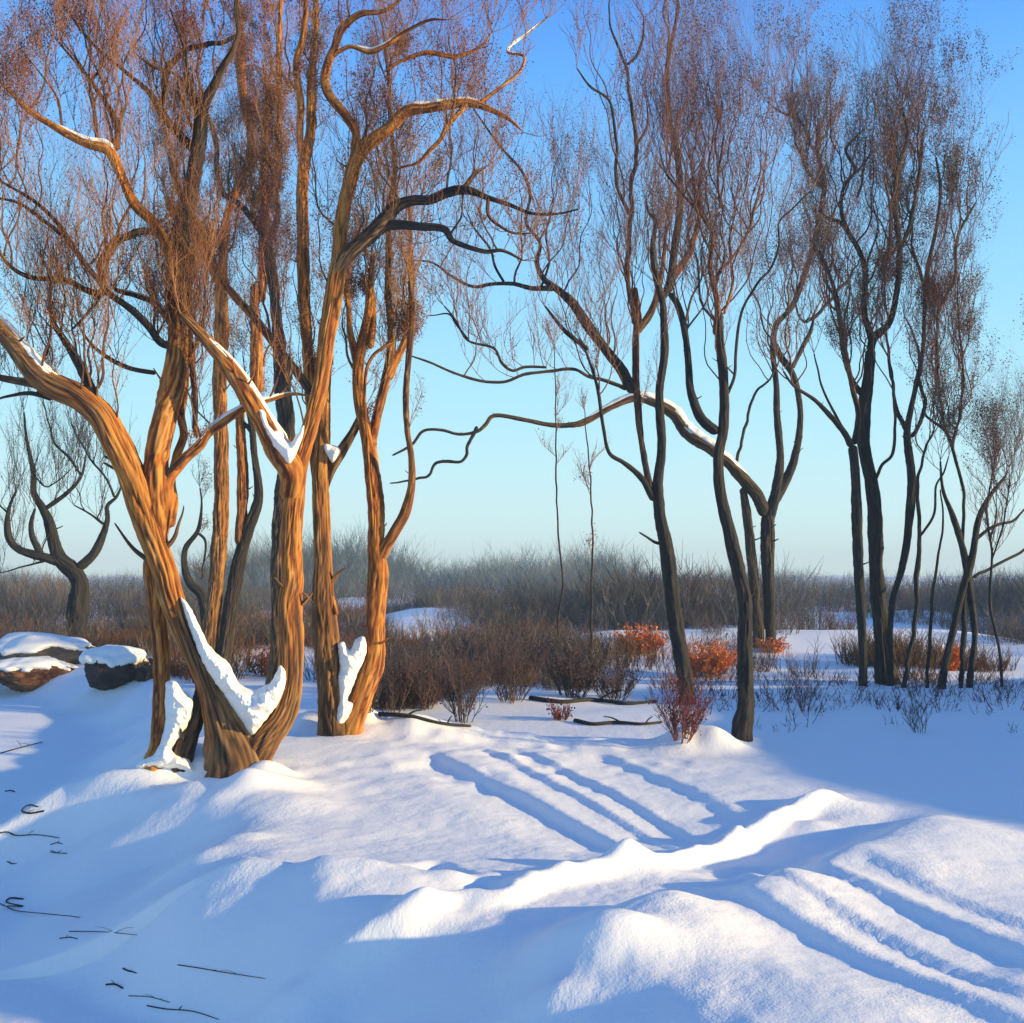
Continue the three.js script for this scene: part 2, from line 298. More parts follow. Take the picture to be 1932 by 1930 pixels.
  // fine twigs on everything thin enough, and flecks of old leaf and bud among them
  crown(o) {
    const s = new Soup(), { per: per0 = 9, len = .6, below = 1e9, tint = [.07, .03, .025], tint2 = [.10, .06, .035], up = .55, thick = 1, maxR = .07 } = o, tips = [];
    const D = new THREE.Vector3(), Q = new THREE.Vector3(), per = per0 * 1.15;
    const twig = (p, dir, L, r, level, c) => {
      const n = level === 0 ? 5 : level === 1 ? 4 : 2, sides = 3, pts = [p.clone()], q = p.clone(); D.copy(dir);
      const bend = new THREE.Vector3(R(-.3, .3), R(0, .35) * up * 2, R(-.3, .3)), d = dir.clone();
      for (let i = 0; i < n; i++) { d.addScaledVector(bend, .5).add(Q.set(R(-.16, .16), R(-.12, .16), R(-.16, .16))).normalize(); q.addScaledVector(d, L / n); pts.push(q.clone()); }
      sweep(s, pts, (i) => r * (1 - .7 * i / n), sides, () => [1, c], false);
      tips.push(pts[n]); if (level) tips.push(pts[n - 1]);
      if (level < 2) for (let i = 1; i <= n; i++) for (let m = 0; m < (level ? (rnd() < .75 ? 1 : 0) : (rnd() < .9 ? 1 : 2)); m++) {
        const dd = d.clone().add(Q.set(R(-1, 1), R(-.35, 1), R(-1, 1)).multiplyScalar(.75)).add(Q.set(0, up * .5, 0)).normalize();
        twig(pts[i], dd, L * R(.4, .75), r * .66, level + 1, c);
      }
    };
    const fine = new Soup(), extra = [];
    const hosts = []; for (const l of this.limbs) for (const q of l.S) if (q.r < .11 && q.r > .008 && q.py < below - 40 && q.py > -120) hosts.push(q);
    for (let k = 0; k < (o.stems || 0) && hosts.length; k++) {
      const h = hosts[Math.floor(rnd() * hosts.length)], n = 16, q = h.p.clone(), d = new THREE.Vector3(R(-.8, .8), R(.5, 1), R(-.6, .6)).normalize(), S = [], Ls = R(.5, 1) * (o.stemLen || 1.8) * (this.d / 9) ** .6, r0 = Math.min(h.r * .6, R(.007, .016) * (this.d / 9) ** .7), ph = R(0, 6);
      for (let i = 0; i <= n; i++) { S.push({ p: q.clone(), r: r0 * (1 - .75 * i / n), t: i / n, py: HORIZON - (q.y - EYE) / -q.z * F }); d.x += Math.sin(i * .9 + ph) * .22 + R(-.2, .2); d.z += R(-.2, .2); d.y += .22; d.normalize(); q.addScaledVector(d, Ls / n); }
      S.len = Ls; extra.push({ S }); const c = mix3(tint, tint2, rnd()).map((w) => w * (o.stemDark || .5)); sweep(fine, S.map((w) => w.p), (i) => S[i].r, 5, () => [1, c], false);
    }
    for (const l of this.limbs) if (l.R0 > .035) for (let k = 0; k < (l.R0 > .09 ? 4 : 2); k++) {   // broken stubs
      const q = l.S[Math.floor(R(.25, .95) * (l.S.length - 1))], d = new THREE.Vector3(R(-1, 1), R(-.1, .9), R(-.3, 1)).normalize(), L0 = q.r * R(1.5, 2.6), r = q.r * R(.14, .24), c = WOOD[l.pal[0]][1], P3 = [0, .4, .7, 1].map((f) => q.p.clone().addScaledVector(d, L0 * f).add(new THREE.Vector3(0, L0 * f * f * .25, 0)));
      sweep(fine, P3, (i) => r * (1 - .2 * i), 7, () => [R(.85, 1.15), c]);
    }
    if (extra.length || fine.n) mesh('fine_branches', fine.geo(this.at0), twigMat, this.root).userData.kind = 'stuff';
    for (const l of [...this.limbs, ...extra]) {
      const S = l.S, L = S.len;
      for (let i = 2; i < S.length; i++) {
        const q = S[i]; if (q.r > maxR || q.py > below) continue;
        const seg = q.p.distanceTo(S[i - 1].p), fade = Math.min(1, (below - q.py) / 250);
        let want = per * 1.5 * step(.05, .7, noise(q.p.x * 1.1 + 5, q.p.y * 1.1, q.p.z * 1.1)) * seg * fade * (q.py < -60 ? .35 : 1) + (i === S.length - 1 ? 3 : 0);
        while (want > 0 && (want >= 1 || rnd() < want)) {
          want--; T.subVectors(q.p, S[i - 1].p).normalize();
          const dir = T.clone().multiplyScalar(R(.3, .9)).add(Q.set(R(-1, 1), R(-.5, .9), R(-1, 1))).add(Q.set(0, up, 0)).normalize();
          twig(q.p.clone(), dir, len * R(.5, 1.25), Math.min(q.r * .6, .0048 * thick * (this.d / 9) ** .7), 0, mix3(tint, tint2, rnd()));
        }
      }
    }
    const tw = mesh('twigs', s.geo(this.at0), twigMat, this.root); tw.userData.kind = 'stuff';
    if (o.flecks) {
      const N = Math.min(o.flecks * 3, tips.length * 8), g = new THREE.BufferGeometry();
      g.setAttribute('position', new THREE.BufferAttribute(new Float32Array([0, 0, 0, .35, .45, .1, 0, 1, -.05, -.35, .5, .12]), 3)); g.setIndex([0, 1, 2, 0, 2, 3]); g.computeVertexNormals();
      const inst = shade(new THREE.InstancedMesh(g, fleckMat, N)), m = new THREE.Object3D(), c = new THREE.Color(), F1 = o.fleck || [[.10, .03, .03]];
      for (let i = 0; i < N; i++) {
        let t = tips[Math.floor(rnd() * tips.length)]; for (let q = 0; q < 4 && noise(t.x * 1.9, t.y * 1.9, t.z * 1.9 + 3) < .56; q++) t = tips[Math.floor(rnd() * tips.length)]; const w = noise(t.x * 1.1, t.y * 1.1, t.z * 1.1), col = F1[Math.min(F1.length - 1, Math.floor(Math.min(.999, Math.max(0, (w - .5) * 1.6 + .5 + R(-.2, .2))) * F1.length))], sp = .035 * (this.d / 9);
        m.position.set(t.x - this.at0.x + R(-sp, sp), t.y - this.at0.y + R(-sp, sp), t.z - this.at0.z + R(-sp, sp)); m.rotation.set(R(0, 6.3), R(0, 6.3), R(0, 6.3)); m.scale.setScalar(R(.009, .021) * (this.d / 9) ** .8); m.updateMatrix(); inst.setMatrixAt(i, m.matrix);
        const b = R(.6, 1.4); inst.setColorAt(i, c.setRGB(col[0] * b, col[1] * b, col[2] * b));
      }
      inst.name = 'withered_leaves'; inst.userData.kind = 'stuff'; this.root.add(inst);
    }
    return this;
  }
}
const fleckMat = new THREE.MeshStandardMaterial({ color: 0xffffff, roughness: .9, side: THREE.DoubleSide });

// ---------------------------------------------------------------- the left group, lit honey orange
const LEFT = 'orange barked trees standing in the snow on the left';
const MAROON = [[.17, .035, .045], [.20, .055, .05], [.17, .09, .06]], RUSTY = [[.20, .08, .04], [.26, .12, .045], [.17, .055, .04]], OLIVE = [[.19, .16, .08], [.22, .12, .05], [.15, .11, .08]], PLUM = [[.14, .07, .10], [.16, .09, .09], [.17, .12, .09]];
const t1 = new Tree('snowy_tree', 'large orange tree with a wide V shaped trunk and snow packed in its fork', 460, 1450, { group: LEFT });
t1.L('trunk', 'G', 'bbooobb', [1050, 850, 285, 1045, 780, 268, 1010, 680, 225, 960, 560, 150, 903, 419, 96, 850, 302, 90, 802, 186, 86, 772, 108, 88, 742, 10, 94, 'C', 925, 1560, 128, 862, 1380, 146, 800, 1200, 155, 740, 1030, 150, 692, 920, 145, 640, 820, 150, 570, 690, 145, 440, 580, 132, 300, 515, 140, 190, 420, 130, 90, 300, 108, 0, 195, 92, -140, 60, 80, -300, -60, 60], { root: true, k: -.03 }).snow(.72, .97, .8, .6)
  .L('trunk', 'G', 'boooo', [1085, 800, 150, 1130, 710, 130, 1177, 637, 118, 1238, 543, 108, 1268, 420, 88, 1272, 300, 96, 1270, 200, 106, 1265, 60, 106, 'D', 258, 1640, 122, 256, 1400, 116, 272, 1150, 108, 300, 950, 98, 368, 720, 84, 420, 500, 80, 455, 250, 90, 480, 100, 98, 500, -60, 94, 'B', 248, 1480, 88, 262, 1250, 80, 300, 1050, 76, 345, 900, 80, 400, 820, 76, 520, 728, 70, 635, 620, 60, 720, 612, 50, 850, 592, 50, 985, 580, 46, 1080, 610, 32, 1200, 670, 20, 1285, 745, 9], { k: .04, root: true, dd: -.03 }).snow(.84, .95, .8, .7)
  .L('limb', 'C', 'bd', [260, 520, 70, 180, 500, 55, 90, 485, 42, 0, 468, 36, -120, 430, 26, -260, 410, 14])
  .L('branch', 'C', 'kd', [300, 590, 30, 180, 560, 26, 80, 568, 18, -20, 585, 12, -140, 640, 6])
  .L('limb', 'C', 'kd', [530, 590, 60, 470, 480, 55, 420, 330, 48, 360, 240, 38, 310, 170, 30, 290, 60, 22, 290, -60, 16, 265, -160, 10])
  .L('branch', 'C', 'kd', [250, 350, 18, 285, 230, 16, 285, 110, 14, 280, 0, 10])
  .L('limb', 'C', 'ooobkkk', [905, 1330, 90, 875, 1200, 130, 868, 1060, 138, 875, 930, 130, 905, 780, 125, 950, 590, 122, 990, 400, 118, 1005, 240, 112, 1000, 80, 112, 998, -60, 112, 'A', 995, 1480, 112, 1015, 1330, 98, 1050, 1150, 82, 1095, 950, 76, 1120, 760, 74, 1125, 640, 70, 1140, 590, 62], { k: .1 })
  .L('branch', 'A', 'db', [1120, 640, 65, 1185, 520, 50, 1240, 390, 40, 1300, 285, 32, 1340, 200, 26, 1318, 60, 22, 1330, -60, 16, 1300, -200, 10])
  .L('branch', 'A', 'kd', [1105, 660, 50, 1075, 520, 40, 1045, 350, 27, 1035, 265, 25, 980, 160, 14, 940, 50, 9])
  .L('branch', 'A', 'kd', [1095, 840, 52, 1000, 735, 46, 900, 620, 46, 840, 540, 32, 700, 420, 22, 580, 310, 18, 430, 130, 12, 370, 0, 8])
  .L('branch', 'A', 'kk', [895, 605, 30, 908, 560, 28, 925, 450, 38, 960, 360, 34, 1040, 285, 30, 1110, 270, 30, 1190, 252, 26, 1240, 250, 22, 1330, 205, 22])
  .L('branch', 'A', 'bd', [1045, 465, 18, 970, 410, 18, 870, 380, 20, 800, 335, 14, 760, 300, 8])
  .L('limb', 'A', 'oo', [985, 1560, 50, 965, 1440, 66, 920, 1350, 62, 860, 1265, 62, 760, 1165, 62, 690, 1010, 56, 645, 900, 60, 600, 825, 60, 500, 795, 50, 400, 752, 45, 280, 680, 40, 150, 600, 30, 60, 510, 20, -20, 430, 12]).snow(.48, .76, .85, .7)
  .L('branch', 'A', 'rd', [345, 715, 16, 320, 560, 14, 240, 440, 10, 130, 300, 7])
  .L('branch', 'A', 'rd', [545, 790, 24, 510, 560, 18, 470, 400, 14, 330, 200, 8])
  .L('branch', 'A', 'rd', [650, 840, 38, 640, 680, 34, 540, 520, 24, 430, 350, 16, 320, 220, 8])
  .L('branch', 'A', 'dk', [950, 1370, 44, 900, 1330, 40, 820, 1310, 38, 700, 1345, 40, 655, 1350, 42, 590, 1420, 36, 545, 1490, 36, 572, 1590, 26, 558, 1680, 22, 480, 1790, 15, 400, 1870, 10])
  .L('branch', 'C', 'kd', [1000, 300, 44, 910, 280, 42, 840, 190, 42, 740, 90, 42, 600, -10, 36, 560, -60, 30, 470, -170, 30, 380, -300, 30, 320, -400, 26, 200, -520, 20, 0, -640, 14, -150, -740, 8])
  .L('branch', 'A', 'kd', [370, 1340, 28, 230, 1230, 22, 100, 1140, 18, 0, 1115, 14, -120, 1110, 8])
  .L('branch', 'A', 'kd', [590, 1660, 40, 500, 1640, 36, 370, 1580, 34, 180, 1565, 28, 70, 1510, 22, 0, 1420, 18, -80, 1300, 10])
  .L('branch', 'A', 'dk', [1000, 1850, 40, 945, 1800, 46, 860, 1700, 36, 760, 1660, 32, 680, 1640, 30, 630, 1622, 24]).snow(.1, .98, .8, .55)
  .L('branch', 'C', 'dd', [880, 450, 26, 730, 420, 26, 600, 355, 24, 520, 290, 18, 450, 200, 10])
  .L('branch', 'C', 'oo', [905, 1400, 44, 915, 1260, 64, 955, 1060, 62, 1045, 915, 56, 1150, 812, 50, 1290, 712, 45, 1400, 642, 35, 1510, 600, 28, 1640, 558, 20, 1740, 568, 10], { k: .1 }).snow(.38, .97, .85, .75)
  .L('branch', 'C', 'dd', [912, 1100, 50, 960, 1000, 30, 1040, 905, 20], { k: -.1 })
  .L('branch', 'C', 'bb', [885, 1470, 40, 960, 1400, 26, 1000, 1270, 14, 1030, 1180, 7])
  .L('branch', 'C', 'bb', [840, 1500, 34, 740, 1425, 22, 640, 1290, 9])
  // the right stem and what it carries
  .L('branch', 'B', 'oo', [1040, 590, 26, 1110, 535, 22, 1180, 478, 20, 1270, 400, 17, 1292, 325, 15, 1200, 300, 15, 1250, 230, 14, 1330, 165, 12, 1410, 105, 8]).snow(.5, .99, 1.2, .5)
  .L('branch', 'B', 'oo', [980, 590, 30, 860, 690, 30, 820, 780, 26, 750, 860, 22, 680, 925, 18, 580, 945, 10])
  .L('limb', 'B', 'oob', [330, 960, 50, 340, 880, 60, 332, 760, 46, 262, 640, 50, 190, 540, 50, 168, 450, 55, 190, 330, 46, 250, 200, 45, 380, 90, 34, 500, 70, 24, 600, 0, 18, 700, -120, 10])
  .L('branch', 'B', 'oo', [200, 320, 30, 250, 280, 24, 310, 260, 24, 420, 295, 28, 500, 270, 28, 620, 190, 22, 760, 115, 16, 860, 115, 8]).snow(.2, .62, .85, .7)
  .L('branch', 'B', 'oo', [500, 400, 20, 620, 340, 20, 760, 300, 26, 900, 320, 26, 1040, 270, 18, 1110, 190, 10], { dd: -.2 })
  .L('limb', 'B', 'bkk', [225, 1560, 60, 290, 1440, 84, 400, 1340, 86, 500, 1250, 84, 560, 1170, 70, 640, 1132, 60, 760, 1122, 50, 860, 1080, 55, 960, 1068, 48, 1080, 1110, 30, 1200, 1150, 22, 1330, 1200, 17, 1480, 1202, 13, 1600, 1175, 7], { k: -.2 })
  .L('branch', 'B', 'kkb', [420, 1330, 50, 490, 1272, 66, 580, 1278, 52, 700, 1286, 40, 850, 1290, 40, 882, 1360, 30, 960, 1390, 28, 1080, 1420, 24, 1170, 1408, 20, 1290, 1462, 12])
  .L('branch', 'B', 'bb', [940, 1070, 32, 1010, 985, 26, 1080, 940, 10])
  .L('branch', 'B', 'rb', [1080, 1115, 24, 1090, 1210, 20, 1160, 1270, 17, 1230, 1305, 13, 1330, 1310, 8])
  .L('limb', 'C', 'oob', [1625, 1180, 100, 1640, 1010, 150, 1560, 870, 148, 1470, 700, 118, 1380, 550, 116, 1280, 400, 82, 1160, 265, 60, 1075, 175, 44, 1010, 110, 34], { k: -.12 }).snow(.12, .97, .8, .5)
  .L('branch', 'D', 'dbo', [360, 560, 46, 280, 430, 50, 160, 275, 50, 60, 150, 46, -60, 20, 44, -160, -100, 44], { k: .25 })
  .L('branch', 'D', 'oo', [300, 1760, 26, 335, 1720, 20, 372, 1670, 9], { k: -.3 })
  .L('branch', 'D', 'oo', [310, 1680, 18, 340, 1690, 14, 352, 1720, 8], { k: -.3 });
t1.fork('G', [880, 180, 915, 245, 960, 295, 1000, 325, 1030, 390, 1060, 425, 1130, 435, 1190, 398, 1222, 335, 1245, 360, 1240, 440, 1205, 520, 1150, 585, 1100, 642, 1076, 612, 1030, 540, 970, 450, 925, 390, 880, 310, 845, 220, 815, 130, 790, 40, 825, 70], .17, -.06)
  .fork('D', [100, 640, 140, 740, 200, 800, 250, 830, 290, 785, 325, 735, 318, 810, 285, 890, 245, 955, 190, 900, 140, 830, 80, 720, 60, 640], .12, -.06)
  .crown({ stems: 110, stemLen: 1.3, per: 3.6, len: .45, below: 900, tint: [.20, .07, .045], tint2: [.32, .16, .06], maxR: .075, flecks: 22000, fleck: [...MAROON, ...RUSTY] });

const t2 = new Tree('snowy_tree', 'orange tree with two short stems and a snow filled gap, left of the V trunk', 330, 1440, { group: LEFT });
t2.L('trunk', 'G', 'oo', [680, 760, 95, 690, 690, 66, 700, 500, 68, 702, 300, 74, 685, 130, 76, 678, 0, 80, 670, -90, 82, 690, -200, 70, 720, -330, 62], { root: true, k: .12 })
  .L('trunk', 'G', 'db', [790, 800, 100, 800, 720, 88, 845, 580, 78, 880, 430, 60, 850, 340, 60, 810, 200, 60, 800, 60, 58], { root: true, k: .2 })
  .L('limb', 'C', 'oob', [935, 1330, 62, 960, 1150, 56, 985, 980, 50, 1010, 820, 46, 1035, 640, 46, 1050, 480, 40, 1048, 330, 36, 1040, 200, 30, 1060, 60, 22], { k: .1 })
  .L('branch', 'C', 'rr', [1098, 810, 28, 1102, 640, 30, 1090, 480, 34, 1075, 340, 36, 1040, 230, 36], { root: false })
  .fork('G', [728, 405, 768, 402, 805, 450, 840, 480, 835, 560, 800, 625, 765, 675, 745, 705, 830, 755, 850, 800, 760, 790, 590, 778, 640, 735, 690, 690, 708, 640, 722, 550, 718, 480], .15, -.06)
  .crown({ stems: 24, stemLen: 1.1, per: 4, len: .45, below: 820, tint: [.20, .07, .045], tint2: [.32, .16, .06], flecks: 5000, fleck: RUSTY });

const t3 = new Tree('snowy_tree', 'pair of tall straight rust brown trunks behind the leaning stem of the V tree', 425, 1292, { group: LEFT });
t3.L('trunk', 'C', 'boo', [1160, 2150, 84, 1180, 1900, 82, 1222, 1500, 86, 1242, 1100, 78, 1240, 800, 76, 1230, 500, 72, 1240, 250, 76, 1240, 0, 66, 'A', 1240, 1760, 66, 1245, 1580, 54, 1258, 1300, 46, 1300, 1130, 50, 1370, 980, 46, 1408, 830, 46, 1395, 700, 36, 1370, 600, 40, 1350, 400, 48, 1350, 200, 46, 1330, 0, 38, 1340, -160, 24], { root: true, k: .02 })
  .L('trunk', 'C', 'dkd', [1245, 2150, 78, 1275, 1900, 76, 1340, 1500, 70, 1400, 1300, 60, 1450, 1150, 52, 1425, 900, 36, 1405, 700, 30, 1340, 520, 24], { root: true, k: .05 })
  .L('limb', 'C', 'roo', [1350, 1420, 66, 1358, 1200, 62, 1362, 1000, 60, 1350, 800, 52, 1345, 640, 46], { k: .1 })
  .L('branch', 'D', 'kd', [-55, 690, 26, 20, 760, 24, 60, 830, 12])
  .L('limb', 'A', 'oor', [1225, 1580, 56, 1150, 1400, 60, 1090, 1250, 60, 1030, 1130, 46, 975, 990, 36, 950, 880, 24])
  .L('branch', 'A', 'ro', [1000, 1250, 36, 950, 1160, 34, 920, 1100, 16])
  .L('limb', 'C', 'oor', [1440, 560, 74, 1440, 400, 72, 1436, 250, 66, 1425, 100, 50, 1430, -60, 44], { k: .05 })
  .L('limb', 'A', 'ooo', [1470, 1700, 40, 1478, 1450, 54, 1484, 1200, 56, 1478, 1000, 52, 1488, 760, 44, 1500, 540, 30, 1480, 360, 18], { root: false })
  .crown({ stems: 40, stemLen: 1.4, per: 2.8, len: .6, below: 820, tint: [.22, .08, .04], tint2: [.34, .17, .06], maxR: .08, flecks: 14000, fleck: [...RUSTY, ...MAROON] });

const t4 = new Tree('snowy_tree', 'dark brown trunk right behind the right stem of the V tree, forked high up', 540, 1300, { group: LEFT });
t4.L('trunk', 'D', 'bdk', [170, 2200, 100, 185, 1900, 84, 185, 1500, 90, 205, 1200, 96, 235, 900, 92, 232, 780, 92, 205, 500, 92, 182, 250, 66, 165, 60, 56, 'A', 1545, 1800, 50, 1538, 1650, 52, 1510, 1450, 60, 1492, 1330, 50, 1486, 1295, 28], { root: true, k: .03 })
  .L('branch', 'A', 'kkd', [1480, 1330, 44, 1440, 1265, 34, 1340, 1150, 32, 1250, 1085, 28, 1215, 950, 22, 1215, 830, 26, 1185, 700, 24, 1160, 640, 14])
  .L('branch', 'A', 'kd', [1505, 1320, 40, 1548, 1260, 32, 1556, 1130, 26, 1530, 1000, 18, 1502, 860, 10])
  .L('branch', 'A', 'kd', [1470, 1320, 28, 1430, 1270, 22, 1410, 1190, 10])
  .L('limb', 'A', 'roo', [1545, 1140, 30, 1555, 950, 36, 1562, 760, 36, 1568, 500, 30, 1560, 340, 28, 1568, 200, 28, 1575, 0, 24, 1590, -180, 14]).snow(.72, .97, .55, .3)
  .L('branch', 'A', 'rd', [1568, 380, 22, 1610, 460, 24, 1640, 500, 20], { root: false })
  .crown({ stems: 26, stemLen: 1.2, per: 2.8, len: .5, below: 800, tint: [.22, .08, .04], tint2: [.32, .16, .06], flecks: 12000, fleck: [...RUSTY, ...MAROON] });

const t5 = new Tree('snowy_tree', 'orange tree with two upright stems and a narrow snowy fork right of the V tree', 650, 1384, { group: LEFT });
t5.L('trunk', 'G', 'bo', [1465, 630, 150, 1448, 560, 118, 1440, 400, 112, 1425, 200, 108, 1412, 60, 100, 'D', 430, 1500, 96, 424, 1250, 92, 418, 1000, 90, 432, 800, 82, 442, 600, 60, 468, 370, 34, 490, 200, 24, 505, 40, 16], { root: true, k: .04 })
  .L('trunk', 'G', 'oo', [1535, 640, 96, 1550, 570, 88, 1600, 430, 90, 1635, 300, 86, 1640, 150, 82, 'D', 735, 1700, 112, 742, 1550, 104, 732, 1400, 92, 732, 1200, 94, 710, 1000, 86, 682, 820, 72, 642, 600, 66, 632, 400, 60, 660, 250, 55, 690, 100, 50, 702, -40, 45], { root: true, k: .05 })
  .L('limb', 'D', 'bb', [425, 1150, 44, 460, 1020, 62, 540, 880, 62, 612, 755, 46, 660, 660, 40], { k: .1 }).fork('D', [440, 845, 490, 850, 530, 870, 520, 910, 485, 950, 470, 930, 450, 890], .07, -.08)
  .L('limb', 'D', 'ooo', [420, 1200, 50, 398, 1000, 66, 372, 700, 58, 350, 350, 60, 328, 60, 60, 'B', 48, 1500, 70, 42, 1200, 64, 52, 920, 60, 90, 720, 52, 92, 470, 46, 110, 220, 40, 120, 0, 32, 125, -160, 20], { k: .08 }).snow(.72, .8, .45, .4)
  .L('limb', 'B', 'oor', [52, 930, 44, 30, 800, 38, 25, 560, 42, 20, 380, 42, 50, 200, 34, 70, 0, 28, 60, -150, 16])
  .L('limb', 'D', 'oo', [618, 380, 46, 598, 270, 40, 575, 150, 32, 560, 0, 28, 565, -140, 20])
  .L('limb', 'B', 'oob', [420, 1950, 46, 430, 1780, 40, 432, 1620, 36, 425, 1500, 30, 440, 1400, 16])
  .L('limb', 'D', 'obb', [710, 980, 50, 700, 860, 64, 735, 690, 62, 782, 500, 52, 810, 350, 46, 815, 200, 42, 800, 0, 36, 800, -300, 32, 800, -540, 28], { k: .1 })
  .L('branch', 'B', 'dd', [510, 1200, 32, 545, 1100, 32, 557, 960, 30, 548, 800, 22, 540, 600, 22, 528, 420, 20, 512, 300, 18, 500, 160, 12], { root: false })
  .L('limb', 'D', 'oor', [790, 470, 44, 840, 360, 42, 885, 260, 40, 918, 130, 36, 925, -20, 30, 925, -230, 26, 920, -460, 20, 930, -560, 10])
  .L('limb', 'D', 'obr', [735, 1600, 56, 768, 1460, 62, 830, 1340, 60, 890, 1230, 58, 928, 1080, 42, 930, 920, 34, 906, 760, 32, 902, 500, 36, 925, 250, 40, 935, 80, 34, 920, -80, 24], { k: -.1 })
  .L('branch', 'D', 'oo', [455, 1640, 34, 478, 1605, 24, 520, 1570, 14, 575, 1540, 6], { k: -.3 })
  .L('branch', 'D', 'oo', [470, 1700, 34, 505, 1790, 26, 510, 1815, 10], { k: -.3 })
  .L('branch', 'D', 'oo', [735, 1560, 10, 690, 380, 20, 770, 295, 18, 850, 260, 10], { root: false });
t5.fork('G', [1478, 238, 1500, 233, 1528, 268, 1558, 218, 1592, 212, 1598, 285, 1568, 360, 1540, 430, 1518, 490, 1540, 500, 1530, 560, 1490, 605, 1460, 592, 1466, 520, 1480, 480, 1474, 400, 1484, 330], .13, -.06)
  .crown({ stems: 40, stemLen: 1.1, per: 2.6, len: .42, below: 860, tint: [.22, .08, .04], tint2: [.34, .17, .06], flecks: 20000, fleck: [...RUSTY, ...PLUM] });

// ---------------------------------------------------------------- the right group, dark against the light
const RIGHT = 'slender dark trees standing in a row on the right';
const twigs = (o) => ({ stems: 40, stemLen: 1.6, stemDark: .4, per: 2.2, len: .8, below: 900, tint: [.20, .07, .065], tint2: [.33, .17, .10], up: .6, maxR: .075, flecks: 6000, fleck: [...PLUM, ...OLIVE, ...MAROON], ...o });
const r1 = new Tree('dark_tree', 'dark leaning tree rising out of the red shrub, forked at mid height', 1300, 1330, { group: RIGHT });
r1.L('trunk', 'F', 'kkk', [432, 1600, 70, 428, 1540, 64, 408, 1400, 68, 370, 1150, 66, 342, 900, 62, 312, 750, 50, 302, 640, 46, 320, 480, 36, 312, 300, 36, 312, 200, 36, 332, 60, 35, 333, -60, 34], { root: true, k: .02 })
  .L('limb', 'E', 'kdd', [333, 1530, 34, 325, 1350, 32, 300, 1250, 28, 280, 1110, 25, 290, 980, 20, 260, 940, 12, 250, 880, 8], { k: .05 })
  .L('limb', 'E', 'ddr', [325, 1330, 24, 355, 1270, 40, 375, 1130, 35, 402, 900, 30, 390, 700, 28, 352, 520, 25, 350, 260, 20, 385, 90, 12, 395, -60, 8])
  .L('branch', 'E', 'rr', [370, 1240, 34, 440, 1130, 30, 488, 960, 20, 490, 800, 16, 510, 690, 11])
  .L('limb', 'F', 'kd', [288, 700, 38, 232, 600, 26, 150, 530, 20, 90, 490, 18, 62, 380, 16, 35, 200, 14, 0, 80, 12, -30, 0, 8])
  .L('limb', 'F', 'drr', [272, 650, 30, 232, 450, 28, 212, 250, 32, 205, 0, 32, 212, -150, 30, 200, -250, 26], { k: .12 })
  .L('limb', 'E', 'rdd', [205, 1440, 26, 166, 1250, 20, 182, 1000, 20, 192, 800, 18, 215, 650, 18, 188, 500, 15, 160, 300, 14, 135, 230, 12, 90, 120, 9, 95, 0, 6])
  .L('branch', 'E', 'dd', [178, 960, 16, 125, 830, 15, 118, 600, 13, 90, 450, 12, 0, 380, 10, -60, 300, 6])
  .L('branch', 'E', 'bb', [212, 1480, 30, 268, 1400, 34, 305, 1290, 30, 330, 1150, 20, 340, 1000, 10])
  .L('branch', 'E', 'dr', [165, 290, 12, 200, 260, 12, 240, 160, 12, 245, 80, 8])
  .L('branch', 'E', 'dd', [215, 640, 12, 255, 560, 10, 255, 440, 6])
  .L('limb', 'E', 'dd', [195, 1750, 42, 150, 1660, 44, 90, 1580, 42, 0, 1460, 42, -80, 1345, 38, -140, 1290, 32, -205, 1240, 26, -235, 1170, 22, -220, 1085, 16, -283, 990, 13, -265, 870, 13, -297, 770, 12, -400, 650, 10, -518, 483, 7], { k: .1 })
  .L('branch', 'E', 'dd', [-150, 1290, 26, -250, 1290, 22, -340, 1267, 18, -440, 1267, 16, -510, 1279, 14, -615, 1228, 12, -695, 1172, 9, -806, 1160, 5])
  .L('branch', 'E', 'kd', [-378, 1260, 12, -418, 1190, 12, -440, 1108, 11, -512, 1012, 9, -545, 950, 6])
  .L('branch', 'E', 'kd', [0, 1560, 18, -100, 1480, 20, -200, 1360, 8], { root: false })
  .L('branch', 'E', 'dd', [170, 1735, 20, 60, 1690, 16, -10, 1672, 14, -70, 1641, 14, -180, 1655, 14, -290, 1670, 14, -410, 1700, 13, -570, 1677, 12, -730, 1606, 10, -810, 1575, 5])
  .L('branch', 'E', 'dd', [-190, 1636, 12, -290, 1636, 13, -345, 1652, 13, -392, 1620, 12, -424, 1555, 11, -545, 1517, 10, -600, 1420, 9, -650, 1360, 6])
  .L('branch', 'E', 'dd', [-540, 1515, 9, -590, 1450, 9, -625, 1400, 8, -690, 1405, 6, -735, 1410, 4])
  .L('branch', 'F', 'kd', [315, 890, 16, 290, 885, 14, 250, 860, 10, 215, 838, 7])
  .crown(twigs({ below: 830, per: 2.2 }));

